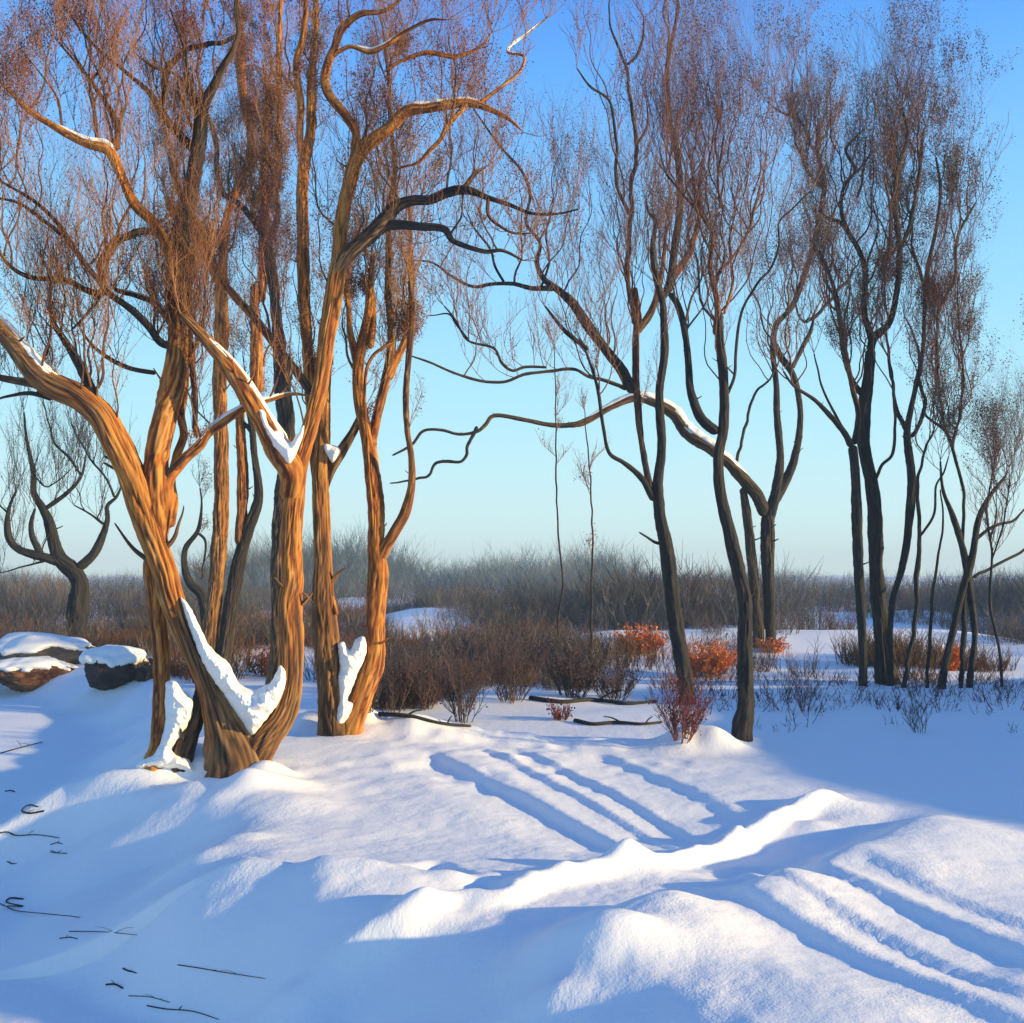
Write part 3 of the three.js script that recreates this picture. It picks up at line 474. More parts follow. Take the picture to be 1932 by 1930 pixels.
const r2 = new Tree('dark_tree', 'dark bent tree standing nearest, right of the red shrub', 1400, 1392, { group: RIGHT });
r2.L('trunk', 'F', 'kkd', [680, 1700, 86, 692, 1620, 74, 690, 1400, 66, 690, 1150, 60, 660, 1000, 62, 612, 800, 52, 580, 650, 46, 572, 500, 46, 592, 400, 46, 600, 250, 40, 592, 100, 40, 577, -20, 36, 575, -150, 34], { root: true, k: .02 })
  .L('limb', 'E', 'rrd', [575, 1500, 34, 570, 1350, 28, 540, 1200, 22, 545, 1050, 17, 500, 970, 14, 430, 890, 12, 330, 770, 9], { k: .05 })
  .L('limb', 'F', 'kkd', [572, 400, 48, 495, 335, 46, 452, 220, 35, 440, 80, 32, 425, -40, 30, 392, -170, 28, 355, -225, 26], { k: .1 })
  .L('branch', 'E', 'rd', [580, 930, 12, 570, 800, 12, 600, 600, 8], { dd: .3 })
  .L('branch', 'F', 'dd', [612, 230, 16, 640, 150, 14, 658, 0, 14, 682, -150, 13, 740, -250, 12, 812, -345, 10, 840, -440, 9, 842, -540, 8, 900, -600, 7, 985, -675, 5])
  .L('branch', 'E', 'od', [600, 1400, 14, 640, 1250, 14, 620, 1080, 10, 650, 930, 6])
  .L('branch', 'E', 'rd', [560, 1240, 12, 690, 1060, 12, 740, 900, 14, 780, 760, 8], { k: .3 })
  .crown(twigs({ below: 800, per: 2.2 }));

const r3 = new Tree('dark_tree', 'forked pair of dark trunks throwing a long snow topped arching branch to the left', 1445, 1225, { group: RIGHT });
r3.L('trunk', 'F', 'kkd', [805, 1330, 44, 802, 1250, 44, 795, 1050, 52, 790, 880, 60, 795, 750, 58], { root: true, k: .02 })
  .L('trunk', 'F', 'ddd', [750, 1290, 46, 735, 1150, 46, 720, 950, 42, 700, 760, 38, 680, 640, 30], { root: true, k: .02 })
  .L('limb', 'F', 'kdd', [795, 790, 52, 832, 640, 44, 848, 500, 32, 832, 300, 28, 830, 180, 25, 815, 20, 24, 830, -80, 24, 900, -165, 24, 975, -365, 24, 1020, -540, 24, 1045, -720, 20, 1012, -860, 16, 1020, -990, 13], { k: .05 })
  .L('limb', 'F', 'kdd', [800, 740, 46, 868, 620, 40, 920, 480, 32, 936, 300, 25, 905, 140, 25, 850, 60, 30, 825, 0, 20], { k: .08 })
  .L('branch', 'E', 'dd', [900, 1640, 20, 940, 1560, 20, 985, 1470, 18, 1000, 1400, 8])
  .L('branch', 'E', 'dd', [1018, 670, 13, 985, 650, 13, 955, 560, 12, 900, 515, 10, 850, 500, 8, 790, 450, 5])
  .L('branch', 'E', 'dd', [1040, 840, 16, 970, 760, 12, 920, 640, 10, 900, 560, 6])
  .L('branch', 'E', 'dd', [960, 1440, 18, 1040, 1370, 16, 1180, 1200, 10, 1210, 1140, 5])
  .L('limb', 'F', 'dbk', [785, 770, 56, 745, 680, 54, 690, 610, 52, 600, 515, 46, 520, 455, 52, 440, 400, 58, 370, 310, 52, 300, 265, 44, 200, 242, 34, 100, 280, 28, 0, 338, 28, -60, 360, 24, -160, 364, 20, -300, 338, 18, -430, 323, 17, -462, 360, 16, -500, 392, 14, -580, 404, 13, -660, 385, 13, -740, 390, 13, -790, 450, 12, -880, 500, 8], { k: -.03 }).snow(.05, .55, .95, .7)
  .L('branch', 'F', 'dd', [650, 560, 16, 665, 480, 14, 700, 350, 13, 740, 215, 12, 800, 160, 9, 840, 80, 6])
  .L('branch', 'D', 'kd', [1300, 745, 22, 1252, 840, 18, 1222, 928, 18, 1060, 950, 16, 1030, 1008, 15, 940, 1048, 14, 805, 1060, 8])
  .crown(twigs({ below: 760, per: 2.2 }));

const r4 = new Tree('dark_tree', 'tall dark tree right of centre gap with a wide lyre shaped top fork', 1662, 1292, { group: RIGHT });
r4.L('trunk', 'F', 'kkk', [1318, 1500, 92, 1310, 1420, 78, 1300, 1300, 70, 1275, 1000, 62, 1268, 750, 60, 1250, 600, 50, 1220, 450, 52, 1220, 300, 56, 1240, 150, 46, 1250, 20, 40], { root: true, k: .01 })
  .L('limb', 'E', 'kdd', [1248, 1580, 28, 1252, 1510, 32, 1222, 1400, 26, 1225, 1200, 25, 1200, 1120, 22, 1150, 1030, 20, 1120, 940, 18, 1132, 830, 16, 1180, 760, 14, 1140, 670, 12, 1185, 610, 9, 1230, 570, 6])
  .L('limb', 'E', 'kdd', [1248, 1580, 30, 1262, 1510, 34, 1330, 1440, 30, 1362, 1330, 26, 1380, 1130, 25, 1358, 900, 22, 1370, 750, 17, 1415, 600, 12, 1390, 480, 8])
  .L('branch', 'E', 'kd', [1380, 1120, 20, 1425, 980, 19, 1455, 860, 16, 1472, 700, 12, 1490, 560, 7])
  .L('branch', 'E', 'dd', [1150, 1030, 16, 1110, 985, 16, 1060, 970, 14, 1030, 930, 14, 1045, 850, 10])
  .L('branch', 'E', 'rd', [1190, 880, 12, 1215, 800, 12, 1225, 620, 7], { k: .2 })
  .L('branch', 'F', 'kd', [1215, 230, 30, 1170, 170, 24, 1130, 50, 20, 1115, -100, 18, 1100, -200, 18, 1040, -370, 14, 1010, -420, 8])
  .L('branch', 'F', 'dd', [1255, 640, 16, 1290, 560, 14, 1350, 480, 14, 1358, 330, 12, 1350, 180, 10, 1330, 60, 7])
  .L('branch', 'E', 'rd', [1335, 1160, 16, 1340, 1050, 14, 1330, 900, 10, 1310, 780, 6])
  .crown(twigs({ below: 780, per: 2.2 }));

const r5 = new Tree('dark_tree', 'straight thin dark tree close on the left of the lyre shaped tree', 1630, 1296, { group: RIGHT });
r5.L('trunk', 'F', 'kkd', [1218, 1510, 32, 1215, 1380, 34, 1205, 1150, 40, 1192, 900, 44, 1182, 600, 38, 1170, 450, 40], { root: true, k: .01 })
  .L('limb', 'F', 'kdd', [1165, 460, 30, 1135, 400, 26, 1010, 260, 18, 905, 185, 12, 860, 120, 8])
  .L('limb', 'F', 'krd', [1178, 450, 30, 1195, 320, 26, 1170, 200, 24, 1145, 80, 22, 1120, -60, 20, 1090, -200, 14, 1040, -290, 10])
  .L('branch', 'F', 'kd', [1150, 430, 16, 1100, 330, 12, 1030, 180, 9, 1000, 40, 6])
  .crown(twigs({ below: 780, stems: 10, flecks: 5000 }));

const r6 = new Tree('dark_tree', 'dark tree leaning right from the foot of the lyre shaped tree', 1690, 1296, { group: RIGHT });
r6.L('trunk', 'F', 'kkd', [1335, 1480, 34, 1338, 1250, 24, 1352, 1120, 26, 1390, 1000, 30, 1420, 800, 36, 1432, 600, 36, 1420, 480, 36, 1412, 400, 28, 1450, 200, 20, 1480, 50, 17, 1490, -150, 16, 1500, -320, 16, 1540, -500, 15, 1560, -690, 12, 1540, -830, 9], { root: true, k: .01 })
  .L('branch', 'F', 'kd', [1412, 400, 24, 1375, 310, 18, 1350, 200, 14, 1335, 60, 12, 1300, -100, 7])
  .L('branch', 'F', 'kd', [1430, 420, 20, 1490, 300, 18, 1470, 150, 14, 1455, 0, 10, 1400, -120, 6])
  .L('branch', 'E', 'rd', [1500, 1330, 16, 1470, 1200, 14, 1430, 1080, 10, 1440, 980, 6])
  .L('branch', 'E', 'dd', [1550, 1380, 14, 1620, 1250, 14, 1630, 1100, 14, 1680, 960, 12, 1720, 900, 7], { root: false })
  .crown(twigs({ below: 780, stems: 10, per: 1.8 }));

const r7 = new Tree('dark_tree', 'thin dark pole of a tree between the leaning tree and the clump at the right', 1722, 1300, { group: RIGHT });
r7.L('trunk', 'F', 'kkd', [1398, 1540, 20, 1420, 1400, 20, 1445, 1250, 22, 1462, 1000, 22, 1470, 850, 18, 1455, 650, 14, 1480, 520, 12, 1530, 380, 8], { root: true, k: .01 })
  .L('branch', 'F', 'kd', [1470, 860, 12, 1530, 760, 12, 1540, 640, 10, 1580, 560, 8, 1600, 500, 5])
  .L('trunk', 'F', 'kd', [1500, 1510, 14, 1512, 1350, 16, 1520, 1180, 14, 1545, 1000, 12, 1570, 800, 9, 1560, 650, 6], { root: true })
  .crown(twigs({ below: 900, per: 1.6, stems: 4, len: .6, flecks: 2500 }));

const r8 = new Tree('dark_tree', 'rightmost clump of thin crossing dark stems spreading like a fan', 1808, 1300, { group: RIGHT });
r8.L('trunk', 'F', 'kkd', [1570, 1510, 32, 1612, 1300, 32, 1660, 1100, 32, 1702, 950, 30, 1730, 780, 24, 1780, 680, 18, 1855, 585, 10], { root: true, k: .01 })
  .L('trunk', 'F', 'kkd', [1692, 1495, 28, 1712, 1300, 26, 1690, 1100, 32, 1662, 920, 30, 1620, 780, 25, 1572, 650, 14, 1560, 520, 8], { root: true, k: .02 })
  .L('trunk', 'F', 'kk', [1655, 1500, 20, 1662, 1300, 24, 1675, 1100, 22], { root: true, k: .02 })
  .L('branch', 'F', 'kd', [1655, 900, 16, 1660, 800, 14, 1662, 650, 14, 1622, 500, 14, 1590, 400, 13, 1495, 320, 10, 1480, 250, 6])
  .L('branch', 'F', 'kd', [1610, 460, 12, 1650, 300, 12, 1660, 100, 11, 1640, -100, 9, 1640, -300, 6])
  .L('branch', 'F', 'dd', [1585, 400, 12, 1560, 250, 12, 1545, 50, 11, 1550, -150, 8])
  .L('branch', 'F', 'kd', [1708, 1045, 16, 1780, 1000, 14, 1930, 920, 12, 2050, 830, 7])
  .L('branch', 'F', 'kd', [1720, 870, 16, 1780, 822, 15, 1880, 788, 12, 1940, 735, 8])
  .crown(twigs({ below: 900, stems: 26, stemLen: 1.3, len: .6, flecks: 6000 }));

const r9 = new Tree('dark_tree', 'thin stooping sapling at the right edge beyond the fan clump', 1880, 1300, { group: RIGHT });
r9.L('trunk', 'F', 'kkd', [1830, 1440, 12, 1810, 1300, 13, 1782, 1150, 13, 1790, 950, 11, 1765, 750, 9, 1800, 550, 6], { root: true, k: .01 })
  .L('branch', 'F', 'kd', [1790, 960, 8, 1840, 800, 8, 1870, 600, 5])
  .crown(twigs({ stems: 6, below: 1100, per: 8, len: .7, flecks: 2500 }));

for (const [px, py, label, list] of [
  [1116, 1240, 'thin bare sapling rising alone in the gap between the two groups', [10, 1330, 12, 8, 1150, 10, 12, 900, 9, 6, 650, 7, -10, 450, 6, -20, 300, 4]],
  [1050, 1190, 'faint thin sapling left of the lone sapling in the gap', [-140, 1270, 9, -120, 1050, 8, -140, 850, 8, -150, 500, 7, -150, 200, 5, -160, 0, 4]],
]) new Tree('bare_sapling', label, px, py, { d: 19 }).L('trunk', 'F', 'dd', list, { root: true, k: .01 }).crown(twigs({ stems: 0, below: 1150, per: 3, len: .5, flecks: 100 }));

// ---------------------------------------------------------------- dark trees far left
const l1 = new Tree('gnarled_tree', 'black gnarled tree with three upturned arms on the far left', 145, 1215, {});
l1.L('trunk', 'C', 'kkk', [428, 1900, 120, 432, 1780, 108, 445, 1620, 96, 405, 1555, 90, 335, 1490, 80, 310, 1430, 64, 280, 1300, 56, 240, 1210, 44, 190, 1120, 34, 185, 1010, 25, 145, 800, 15, 130, 650, 9], { root: true, k: .02 })
  .L('limb', 'C', 'kk', [340, 1510, 62, 250, 1480, 50, 115, 1440, 42, 52, 1380, 40, 38, 1270, 28, 55, 1180, 16, 90, 1100, 8])
  .L('limb', 'C', 'kk', [430, 1545, 54, 520, 1462, 44, 570, 1370, 40, 600, 1270, 28, 600, 1190, 22, 650, 1140, 16, 690, 1050, 8])
  .L('branch', 'C', 'kk', [250, 1205, 27, 380, 1112, 22, 455, 1020, 15, 480, 900, 9])
  .L('branch', 'C', 'kk', [230, 1470, 42, 180, 1370, 34, 172, 1290, 25, 195, 1200, 12])
  .L('branch', 'C', 'kk', [455, 1020, 14, 390, 920, 14, 300, 830, 12, 270, 720, 9, 240, 610, 6])
  .L('branch', 'C', 'kk', [580, 1290, 16, 500, 1230, 12, 410, 1180, 7])
  .L('branch', 'C', 'kk', [640, 1140, 14, 600, 1040, 12, 500, 920, 11, 430, 800, 8, 380, 680, 5])
  .L('branch', 'C', 'kk', [250, 1500, 14, 130, 1530, 10, 0, 1570, 6])
  .L('branch', 'C', 'kk', [185, 1010, 10, 260, 1080, 9, 400, 980, 6], { root: false })
  .crown(twigs({ stems: 8, stemLen: .9, per: 2, len: .9, below: 1150, up: .9, maxR: .09, tint: [.02, .018, .02], tint2: [.04, .03, .03], flecks: 900 }));
const l2 = new Tree('gnarled_tree', 'black stooped stem seen between the V tree and the straight trunks', 385, 1215, {});
l2.L('trunk', 'C', 'kkk', [1160, 1900, 60, 1135, 1700, 58, 1062, 1620, 46, 1032, 1520, 34, 1042, 1425, 28, 1108, 1330, 22, 1130, 1180, 12, 1120, 1080, 7], { root: true, k: .02 })
  .L('branch', 'C', 'kk', [1105, 1335, 16, 1150, 1380, 14, 1140, 1500, 10, 1130, 1600, 6])
  .crown(twigs({ stems: 0, per: 3, len: .5, below: 1150, tint: [.02, .018, .02], tint2: [.04, .03, .03], flecks: 300 }));

// ---------------------------------------------------------------- undergrowth and far wood
function tuftGeo(n, h, w, spreadR, kids) {                          // a bundle of thin stems from one foot
  const s = new Soup(), c = [1, 1, 1], Q = new THREE.Vector3();
  const stem = (p, d, L, r, lv) => {
    const pts = [p.clone()], q = p.clone(), k = lv ? 2 : 3; for (let i = 0; i < k; i++) { d.add(Q.set(R(-.2, .2), R(-.05, .15), R(-.2, .2))).normalize(); q.addScaledVector(d, L / k); pts.push(q.clone()); }
    const b = R(.75, 1.25), col = [c[0] * b, c[1] * b, c[2] * b];
    sweep(s, pts, (i) => r * (1 - .65 * i / k), 3, () => [1, col], false);
    if (lv < 1) for (let m = 0; m < kids; m++) stem(pts[1 + Math.floor(rnd() * k)], d.clone().add(Q.set(R(-1, 1), R(-.3, .8), R(-1, 1)).multiplyScalar(.8)).normalize(), L * R(.3, .6), r * .6, lv + 1);
  };
  for (let i = 0; i < n; i++) { const a = R(0, 6.3), q = Math.sqrt(rnd()) * spreadR; stem(new THREE.Vector3(Math.cos(a) * q, -.06, Math.sin(a) * q), new THREE.Vector3(Math.cos(a) * .35 + R(-.25, .25), 1, Math.sin(a) * .35 + R(-.25, .25)).normalize(), h * R(.5, 1.1), w, 0); }
  return s.geo();
}
const brushMat = new THREE.MeshStandardMaterial({ vertexColors: true, roughness: .95 });
function scatter(name, label, geo, N, place) {
  const inst = shade(new THREE.InstancedMesh(geo, brushMat, N)), m = new THREE.Object3D(), c = new THREE.Color(); let n = 0, guard = 0;
  while (n < N && guard++ < N * 40) {
    const q = place(); if (!q) continue;
    m.position.set(q[0], ground(q[0], q[1]), -q[1]); m.rotation.set(R(-.1, .1), R(0, 6.3), R(-.1, .1)); m.scale.set(q[2] * R(.8, 1.3), q[2], q[2] * R(.8, 1.3)); m.updateMatrix(); inst.setMatrixAt(n, m.matrix);
    const b = R(.7, 1.35); inst.setColorAt(n, c.setRGB(q[3][0] * b, q[3][1] * b, q[3][2] * b)); n++;
  }
  inst.count = n; inst.name = numbered(name); scene.add(inst); tag(inst, label, null, null, 'stuff'); return inst;
}
const ramp = (list) => list[Math.floor(rnd() * list.length)];
scatter('undergrowth', 'brown winter brush and dead grass filling the strip behind the snow field', tuftGeo(11, .5, .006, .24, 3), 5400, () => {
  const d = 13 + 26 * rnd() ** 1.5, x = R(-.62, .62) * d, px = 966 + x / d * F, n = noise(x * .5, d * .35, 31);
  if (px < 330 && d < 21) return null; if (d < 14.8 && (px < 660 || px > 960)) return null; if (px > 1120 && px < 1420 && d < 23 && rnd() < .8) return null; if (px > 1420 && noise(x * .7, d * .7, 77) < .45) return null;
  const thick = px > 650 && px < 1180 ? 1.0 : px < 650 ? .85 : .78; if (n > thick * .6 + .02 || noise(x * 1.1, d * .8, 71) < .33 || rnd() < .2) return null;
  if (px > 1100 && px < 1230 && d > 22 && d < 30) return null;
  if (px > 1180 && d < 16 && rnd() < .6) return null;
  const s = R(.4, 1.3) * (d < 16.5 ? .6 : 1) * (.6 + .8 * noise(x * .9, d * .9, 50));
  return [x, d, s, noise(x * .8, d * .6, 40) > .62 ? ramp([[.14, .055, .025], [.11, .06, .03]]) : ramp([[.09, .055, .055], [.13, .09, .08], [.11, .085, .10], [.17, .125, .09], [.06, .045, .05], [.15, .13, .12]])];
});
scatter('thicket', 'grey thicket of bare bushes along the back of the field', tuftGeo(14, 1.1, .010, .6, 5), 1700, () => {
  const d = R(27, 46), x = R(-.62, .62) * d, n = noise(x * .18, d * .1, 33); if (n < .25) return null;
  return [x, d, R(.4, 1.1) * (.35 + 1.2 * n), ramp([[.11, .10, .11], [.13, .11, .11], [.09, .10, .13], [.12, .085, .075], [.06, .075, .07]])];
});
scatter('far_wood', 'distant wood along the horizon with haze put into its blue grey colour', tuftGeo(12, 3.0, .014, 1.4, 9), 1900, () => {
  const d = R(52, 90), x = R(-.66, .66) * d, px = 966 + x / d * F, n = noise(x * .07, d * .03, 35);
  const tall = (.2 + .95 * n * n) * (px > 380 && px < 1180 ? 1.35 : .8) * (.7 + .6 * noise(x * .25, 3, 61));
  return [x, d, tall * R(.6, 1.15) * d / 68, ramp([[.12, .155, .20], [.13, .16, .18], [.095, .135, .19], [.15, .16, .16], [.08, .11, .11]])];  // blue grey distance haze is painted into these tuft colours
});
{ const g = tuftGeo(9, .16, .004, .1, 2);
  scatter('dry_grass', 'wisps of reddish dead grass poking through the blue snow at the right', g, 150, () => { const p = hit(R(1240, 1932), 1290 + 55 * rnd() ** 2 + (rnd() < .1 ? 50 : 0)); return [p[0], p[3], R(.7, 2.1), ramp([[.13, .04, .035], [.09, .05, .04], [.07, .05, .05]])]; });
}

function shrub(name, label, px, py, w, h, tints, n, o = {}) {        // w, h: size in the picture's own units at the shrub's distance
  const [x, y, z, d] = hit(px, py), r = w / F * d / 2, H = h / F * d, s = new Soup(), Q = new THREE.Vector3(), root = base(name, x, y, z), at0 = new THREE.Vector3(x, y, z), tips = [];
  const grow = (p, dir, L, rad, lv, col) => {
    const k = 4 - lv, pts = [p.clone()], q = p.clone(); for (let i = 0; i < k; i++) { dir.add(Q.set(R(-.22, .22), R(0, .2), R(-.22, .22))).normalize(); q.addScaledVector(dir, L / k); pts.push(q.clone()); }
    sweep(s, pts, (i) => rad * (1 - .6 * i / k), lv ? 3 : 4, () => [1, col], false); tips.push(pts[k], pts[k - 1]);
    if (lv < 2) for (let i = 1; i <= k; i++) for (let m = 0; m < 2; m++) grow(pts[i], dir.clone().add(Q.set(R(-1, 1), R(-.2, .9), R(-1, 1)).multiplyScalar(.8)).normalize(), L * R(.3, .55), rad * .62, lv + 1, col);
  };
  for (let i = 0; i < n; i++) { const a = R(0, 6.3), q = Math.sqrt(rnd()); grow(new THREE.Vector3(x + Math.cos(a) * q * r * .35, y - .05, z + Math.sin(a) * q * r * .35), new THREE.Vector3(Math.cos(a) * q * r * 1.3 / H, 1, Math.sin(a) * q * r * 1.3 / H).normalize(), H * R(.45, .85), o.rad || .006 * (d / 12), 0, ramp(tints)); }
  mesh('stems', s.geo(at0), twigMat, root);
  if (o.flecks) {
    const g = new THREE.BufferGeometry(); g.setAttribute('position', new THREE.BufferAttribute(new Float32Array([0, 0, 0, .4, .5, .1, 0, 1, 0, -.4, .5, .1]), 3)); g.setIndex([0, 1, 2, 0, 2, 3]); g.computeVertexNormals();
    const inst = shade(new THREE.InstancedMesh(g, fleckMat, o.flecks)), m = new THREE.Object3D(), c = new THREE.Color();
    for (let i = 0; i < o.flecks; i++) { const t = ramp(tips), sp = .05 * d / 12, f = ramp(o.fleck || tints), b = R(.7, 1.4); m.position.set(t.x - x + R(-sp, sp), t.y - y + R(-sp, sp), t.z - z + R(-sp, sp)); m.rotation.set(R(0, 6.3), R(0, 6.3), R(0, 6.3)); m.scale.setScalar(R(.02, .05) * d / 14); m.updateMatrix(); inst.setMatrixAt(i, m.matrix); inst.setColorAt(i, c.setRGB(f[0] * b, f[1] * b, f[2] * b)); }
    inst.name = 'withered_leaves'; inst.userData.kind = 'stuff'; root.add(inst);
  }
  tag(root, label, 'shrub'); return root;
}
const RED = [[.20, .035, .035], [.15, .03, .03], [.11, .03, .03]], RUST = [[.70, .20, .035], [.56, .15, .03], [.40, .12, .035]], DULL = [[.05, .032, .032], [.07, .04, .04], [.09, .045, .04]];
shrub('red_shrub', 'red twigged shrub around the foot of the dark leaning tree', 1285, 1396, 112, 112, RED, 26, { flecks: 500 });
shrub('red_shrub', 'small low red shrub beside the lying branch in mid field', 1062, 1360, 60, 40, RED, 14, { flecks: 120 });
shrub('red_shrub', 'wispy red shrub right of the bent dark tree', 1520, 1345, 60, 70, RED, 8, { rad: .004 });
shrub('brown_shrub', 'dark brown shrub standing alone on the snow in mid field', 872, 1365, 90, 150, DULL, 22, { flecks: 300 });
shrub('brown_shrub', 'purple brown shrub just left of the red shrub', 1160, 1322, 120, 80, DULL, 22, { flecks: 200 });
shrub('brown_shrub', 'brown shrub close behind the two stemmed orange tree', 740, 1345, 110, 120, DULL, 22, { flecks: 200 });
shrub('brown_shrub', 'reddish grey shrub between the lyre shaped tree and the fan clump', 1738, 1385, 46, 70, DULL, 7, { rad: .004 });
shrub('brown_shrub', 'low dark scrub bush at the right foot of the two stemmed orange tree', 690, 1338, 90, 90, DULL, 20, { flecks: 200 });
shrub('brown_shrub', 'grey brown bush between the two stemmed orange tree and the standing alone shrub', 800, 1338, 120, 110, DULL, 24, { flecks: 300 });
shrub('brown_shrub', 'tall brown bush midway along the scrub belt behind the fallen branches', 965, 1326, 140, 130, DULL, 28, { flecks: 400 });
shrub('brown_shrub', 'dark brown bush left of the lone sapling in the gap', 1080, 1316, 130, 110, DULL, 26, { flecks: 400 });
shrub('orange_shrub', 'dome of orange dead leaves on the far snow left of the leaning tree', 1208, 1232, 120, 46, RUST, 46, { flecks: 2600 });
shrub('orange_shrub', 'orange leafy bush behind and right of the leaning tree', 1335, 1278, 140, 66, RUST, 46, { flecks: 2200 });
shrub('orange_shrub', 'small orange bush between the bent tree and the forked pair', 1455, 1232, 80, 28, RUST, 26, { flecks: 600 });
shrub('orange_shrub', 'rust orange bush at the foot of the fan clump', 1795, 1268, 36, 60, RUST, 16, { flecks: 250 });
shrub('orange_shrub', 'rust red bush seen through the V of the orange tree', 500, 1278, 90, 60, [[.2, .05, .02], [.12, .04, .02]], 26, { flecks: 600 });

// ---------------------------------------------------------------- boulders under snow, far left
function boulder(label, px, py, w, h, cols) {
  const [x, y, z, d] = hit(px, py), rx = w / F * d / 2, ry = h / F * d / 2, root = base('boulder', x, y, z), k = rnd() * 40;
  const form = (cap) => {
    const g = new THREE.IcosahedronGeometry(1, 24), p = g.attributes.position, col = new Float32Array(p.count * 3), V = new THREE.Vector3();
    for (let i = 0; i < p.count; i++) {
      V.fromBufferAttribute(p, i); const n = noise(V.x * 1.4 + k, V.y * 1.4, V.z * 1.4), n2 = noise(V.x * 4 + k, V.y * 4, V.z * 4), n3 = noise(V.x * 11 + k, V.y * 11, V.z * 11);
      let f = .8 + .4 * n + .14 * (n2 - .5) + (cap ? 0 : .07 * (Math.abs(n3 - .5) * 2.4 - .5)); const top = V.y + (n2 - .5) * .5 + .15 * V.x * 0;
      if (cap) f *= lerp(.8, 1.07, step(.0, .5, top));
      const t = ramp(cols), u = n2 * .6 + n3 * .4; col.set(mix3(cols[0], cols[cols.length - 1], Math.min(1, Math.max(0, (u - .35) * 3))), i * 3);
      p.setXYZ(i, V.x * f * rx, (V.y * f + .75) * ry, V.z * f * rx * .8);
    }
    g.setAttribute('color', new THREE.BufferAttribute(col, 3)); g.deleteAttribute('normal'); g.deleteAttribute('uv'); return g;
  };
  const smooth = (g) => { const q = mergeVertices(g, 1e-4); q.computeVertexNormals(); return q; };
  mesh('stone', smooth(form(false)), new THREE.MeshStandardMaterial({ vertexColors: true, roughness: .9 }), root);
  mesh('snow_cap', smooth(form(true)), snowMat, root);
  tag(root, label, 'boulder');
}
boulder('wide rust brown boulder with a thick snow cap at the left edge', 60, 1296, 160, 66, [[.05, .015, .012], [.09, .03, .018], [.22, .09, .03]]);
boulder('dark purple boulder under a snow dome beside the orange stems', 214, 1296, 124, 78, [[.018, .014, .018], [.03, .02, .022], [.05, .03, .03]]);
boulder('low snow covered boulder behind the wide rust brown one', 70, 1268, 200, 80, [[.05, .04, .04], [.07, .06, .06]]);

// ---------------------------------------------------------------- wood lying on the snow
function lying(name, label, category, group, crop, list, width, pal) {
  const [ox, oy, k] = CROPS[crop], P = []; let o = null;
  for (let i = 0; i < list.length; i += 2) { const [x, y, z, d] = hit(ox + list[i] * k, oy + list[i + 1] * k), r = width / 2 / F * d; P.push([new THREE.Vector3(x, y + r * .7 + (list.length > 6 && i && i < list.length - 2 ? .004 : 0), z), r * (1 - .5 * i / list.length)]); }
  o = P[0][0].clone(); const S = spline(P, .02); S.forEach((q) => { q.p.y = Math.max(q.p.y, ground(q.p.x, -q.p.z) + q.r * .3); });
  const root = base(name, o.x, o.y, o.z); mesh('stick', limbGeo(S, pal, o, .8), barkMat, root);
  for (let k = 0; k < 2; k++) { const q = S[Math.floor(R(.3, .8) * (S.length - 1))], L0 = S.len * R(.12, .22), a = R(0, 6.3), p1 = q.p.clone().add(new THREE.Vector3(Math.cos(a) * L0, q.r + L0 * R(.1, .5), Math.sin(a) * L0 * .6)); mesh('side_twig', limbGeo(spline([[q.p.clone(), q.r * .55], [q.p.clone().lerp(p1, .5).add(new THREE.Vector3(0, L0 * .08, 0)), q.r * .45], [p1, q.r * .25]], .02), pal, o, .5), barkMat, root); } tag(root, label, category, group);
}
lying('fallen_branch', 'black rotten branch lying on the snow left of the red shrub', 'branch', null, 'W', [1000, 1322, 1060, 1330, 1120, 1326, 1180, 1333, 1240, 1328], 9, 'kk');
lying('fallen_branch', 'dark branch lying on the snow beside the small red shrub', 'branch', null, 'W', [1085, 1364, 1120, 1371, 1160, 1368, 1210, 1372, 1250, 1368], 8, 'kd');
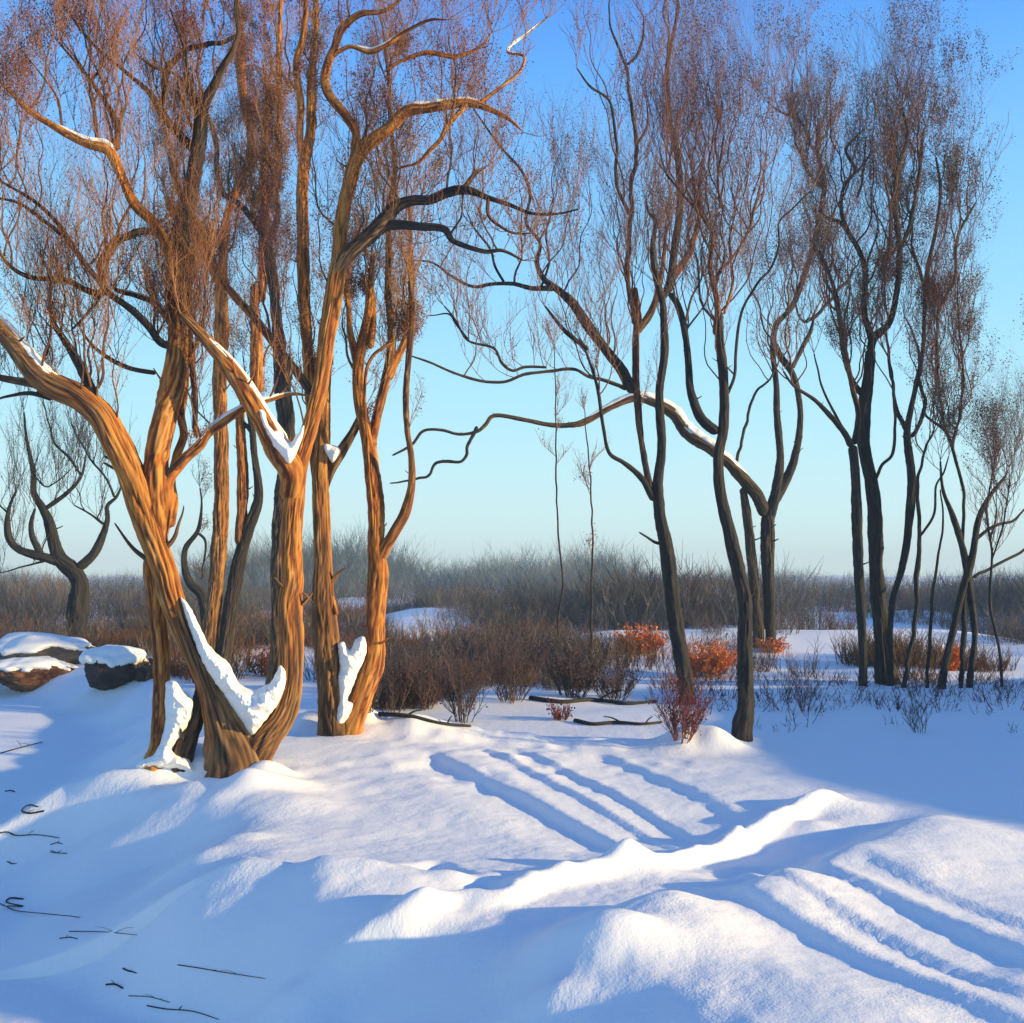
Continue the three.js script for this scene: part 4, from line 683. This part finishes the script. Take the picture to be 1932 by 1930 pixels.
lying('fallen_branch', 'dark branch lying on the snow right of the two stemmed orange tree', 'branch', null, 'W', [715, 1352, 770, 1360, 830, 1371, 890, 1376], 8, 'kd');
lying('log', 'short dark purple log leaning against the boulder by the orange stems', 'log', null, 'W', [262, 1290, 285, 1280, 306, 1270], 30, 'kd');
const LITTER = 'dark twigs scattered on the blue snow of the path';
for (const [label, w, list] of [
  ['longest thin dark twig near the left edge below the boulders', 3.5, [0, 722, 60, 706, 140, 686, 186, 672]],
  ['tiny dark twig at the left edge just above the curled loop twig', 4, [20, 890, 42, 886, 64, 890]],
  ['dark twig curled into a loop on the path', 5, [190, 996, 130, 994, 92, 982, 120, 968, 170, 972]],
  ['wavy dark twig lying across the path below the loop twig', 3.5, [-20, 1084, 30, 1074, 60, 1090, 160, 1094, 262, 1095]],
  ['short dark twig, upper of two close together right of the wavy twig', 3.5, [218, 1122, 245, 1126, 275, 1127]],
  ['short dark twig, lower of two close together right of the wavy twig', 3.5, [218, 1158, 250, 1160, 294, 1160]],
  ['small kinked twig by the left edge under the wavy twig', 3, [30, 1200, 52, 1206, 74, 1202]],
  ['zigzag black twig at the lower left with a long thin tail', 4.5, [100, 1362, 40, 1362, 24, 1374, 100, 1394, 30, 1396, 60, 1414, 200, 1428, 350, 1442]],
  ['short straight twig right of and below the zigzag twig', 3, [258, 1536, 300, 1532, 340, 1536]],
  ['black twig bent like a tick mark in the foreground, the upper one', 5, [536, 1668, 560, 1684, 598, 1694]],
  ['black forked looking twig in the foreground, under the tick mark twig', 5, [462, 1734, 500, 1742, 534, 1756, 516, 1740]],
  ['long thin grey stem lying in the foreground right of the tick mark twig', 3, [775, 1660, 860, 1676, 970, 1692, 1160, 1716]],
  ['long thin dark stem lying along the bottom edge', 3.5, [640, 1828, 720, 1846, 840, 1868, 960, 1890]],
  ['thin stem lying in the foreground just above the bottom edge stem', 3, [560, 1786, 650, 1800, 745, 1818]],
  ['thin faint stem lying across the bank right of the short straight twig', 2.5, [300, 1504, 450, 1512, 600, 1520]],
]) lying('dead_twig', label, 'twig', null, 'G', list, w * .62, 'kd');

renderer.render(scene, camera);
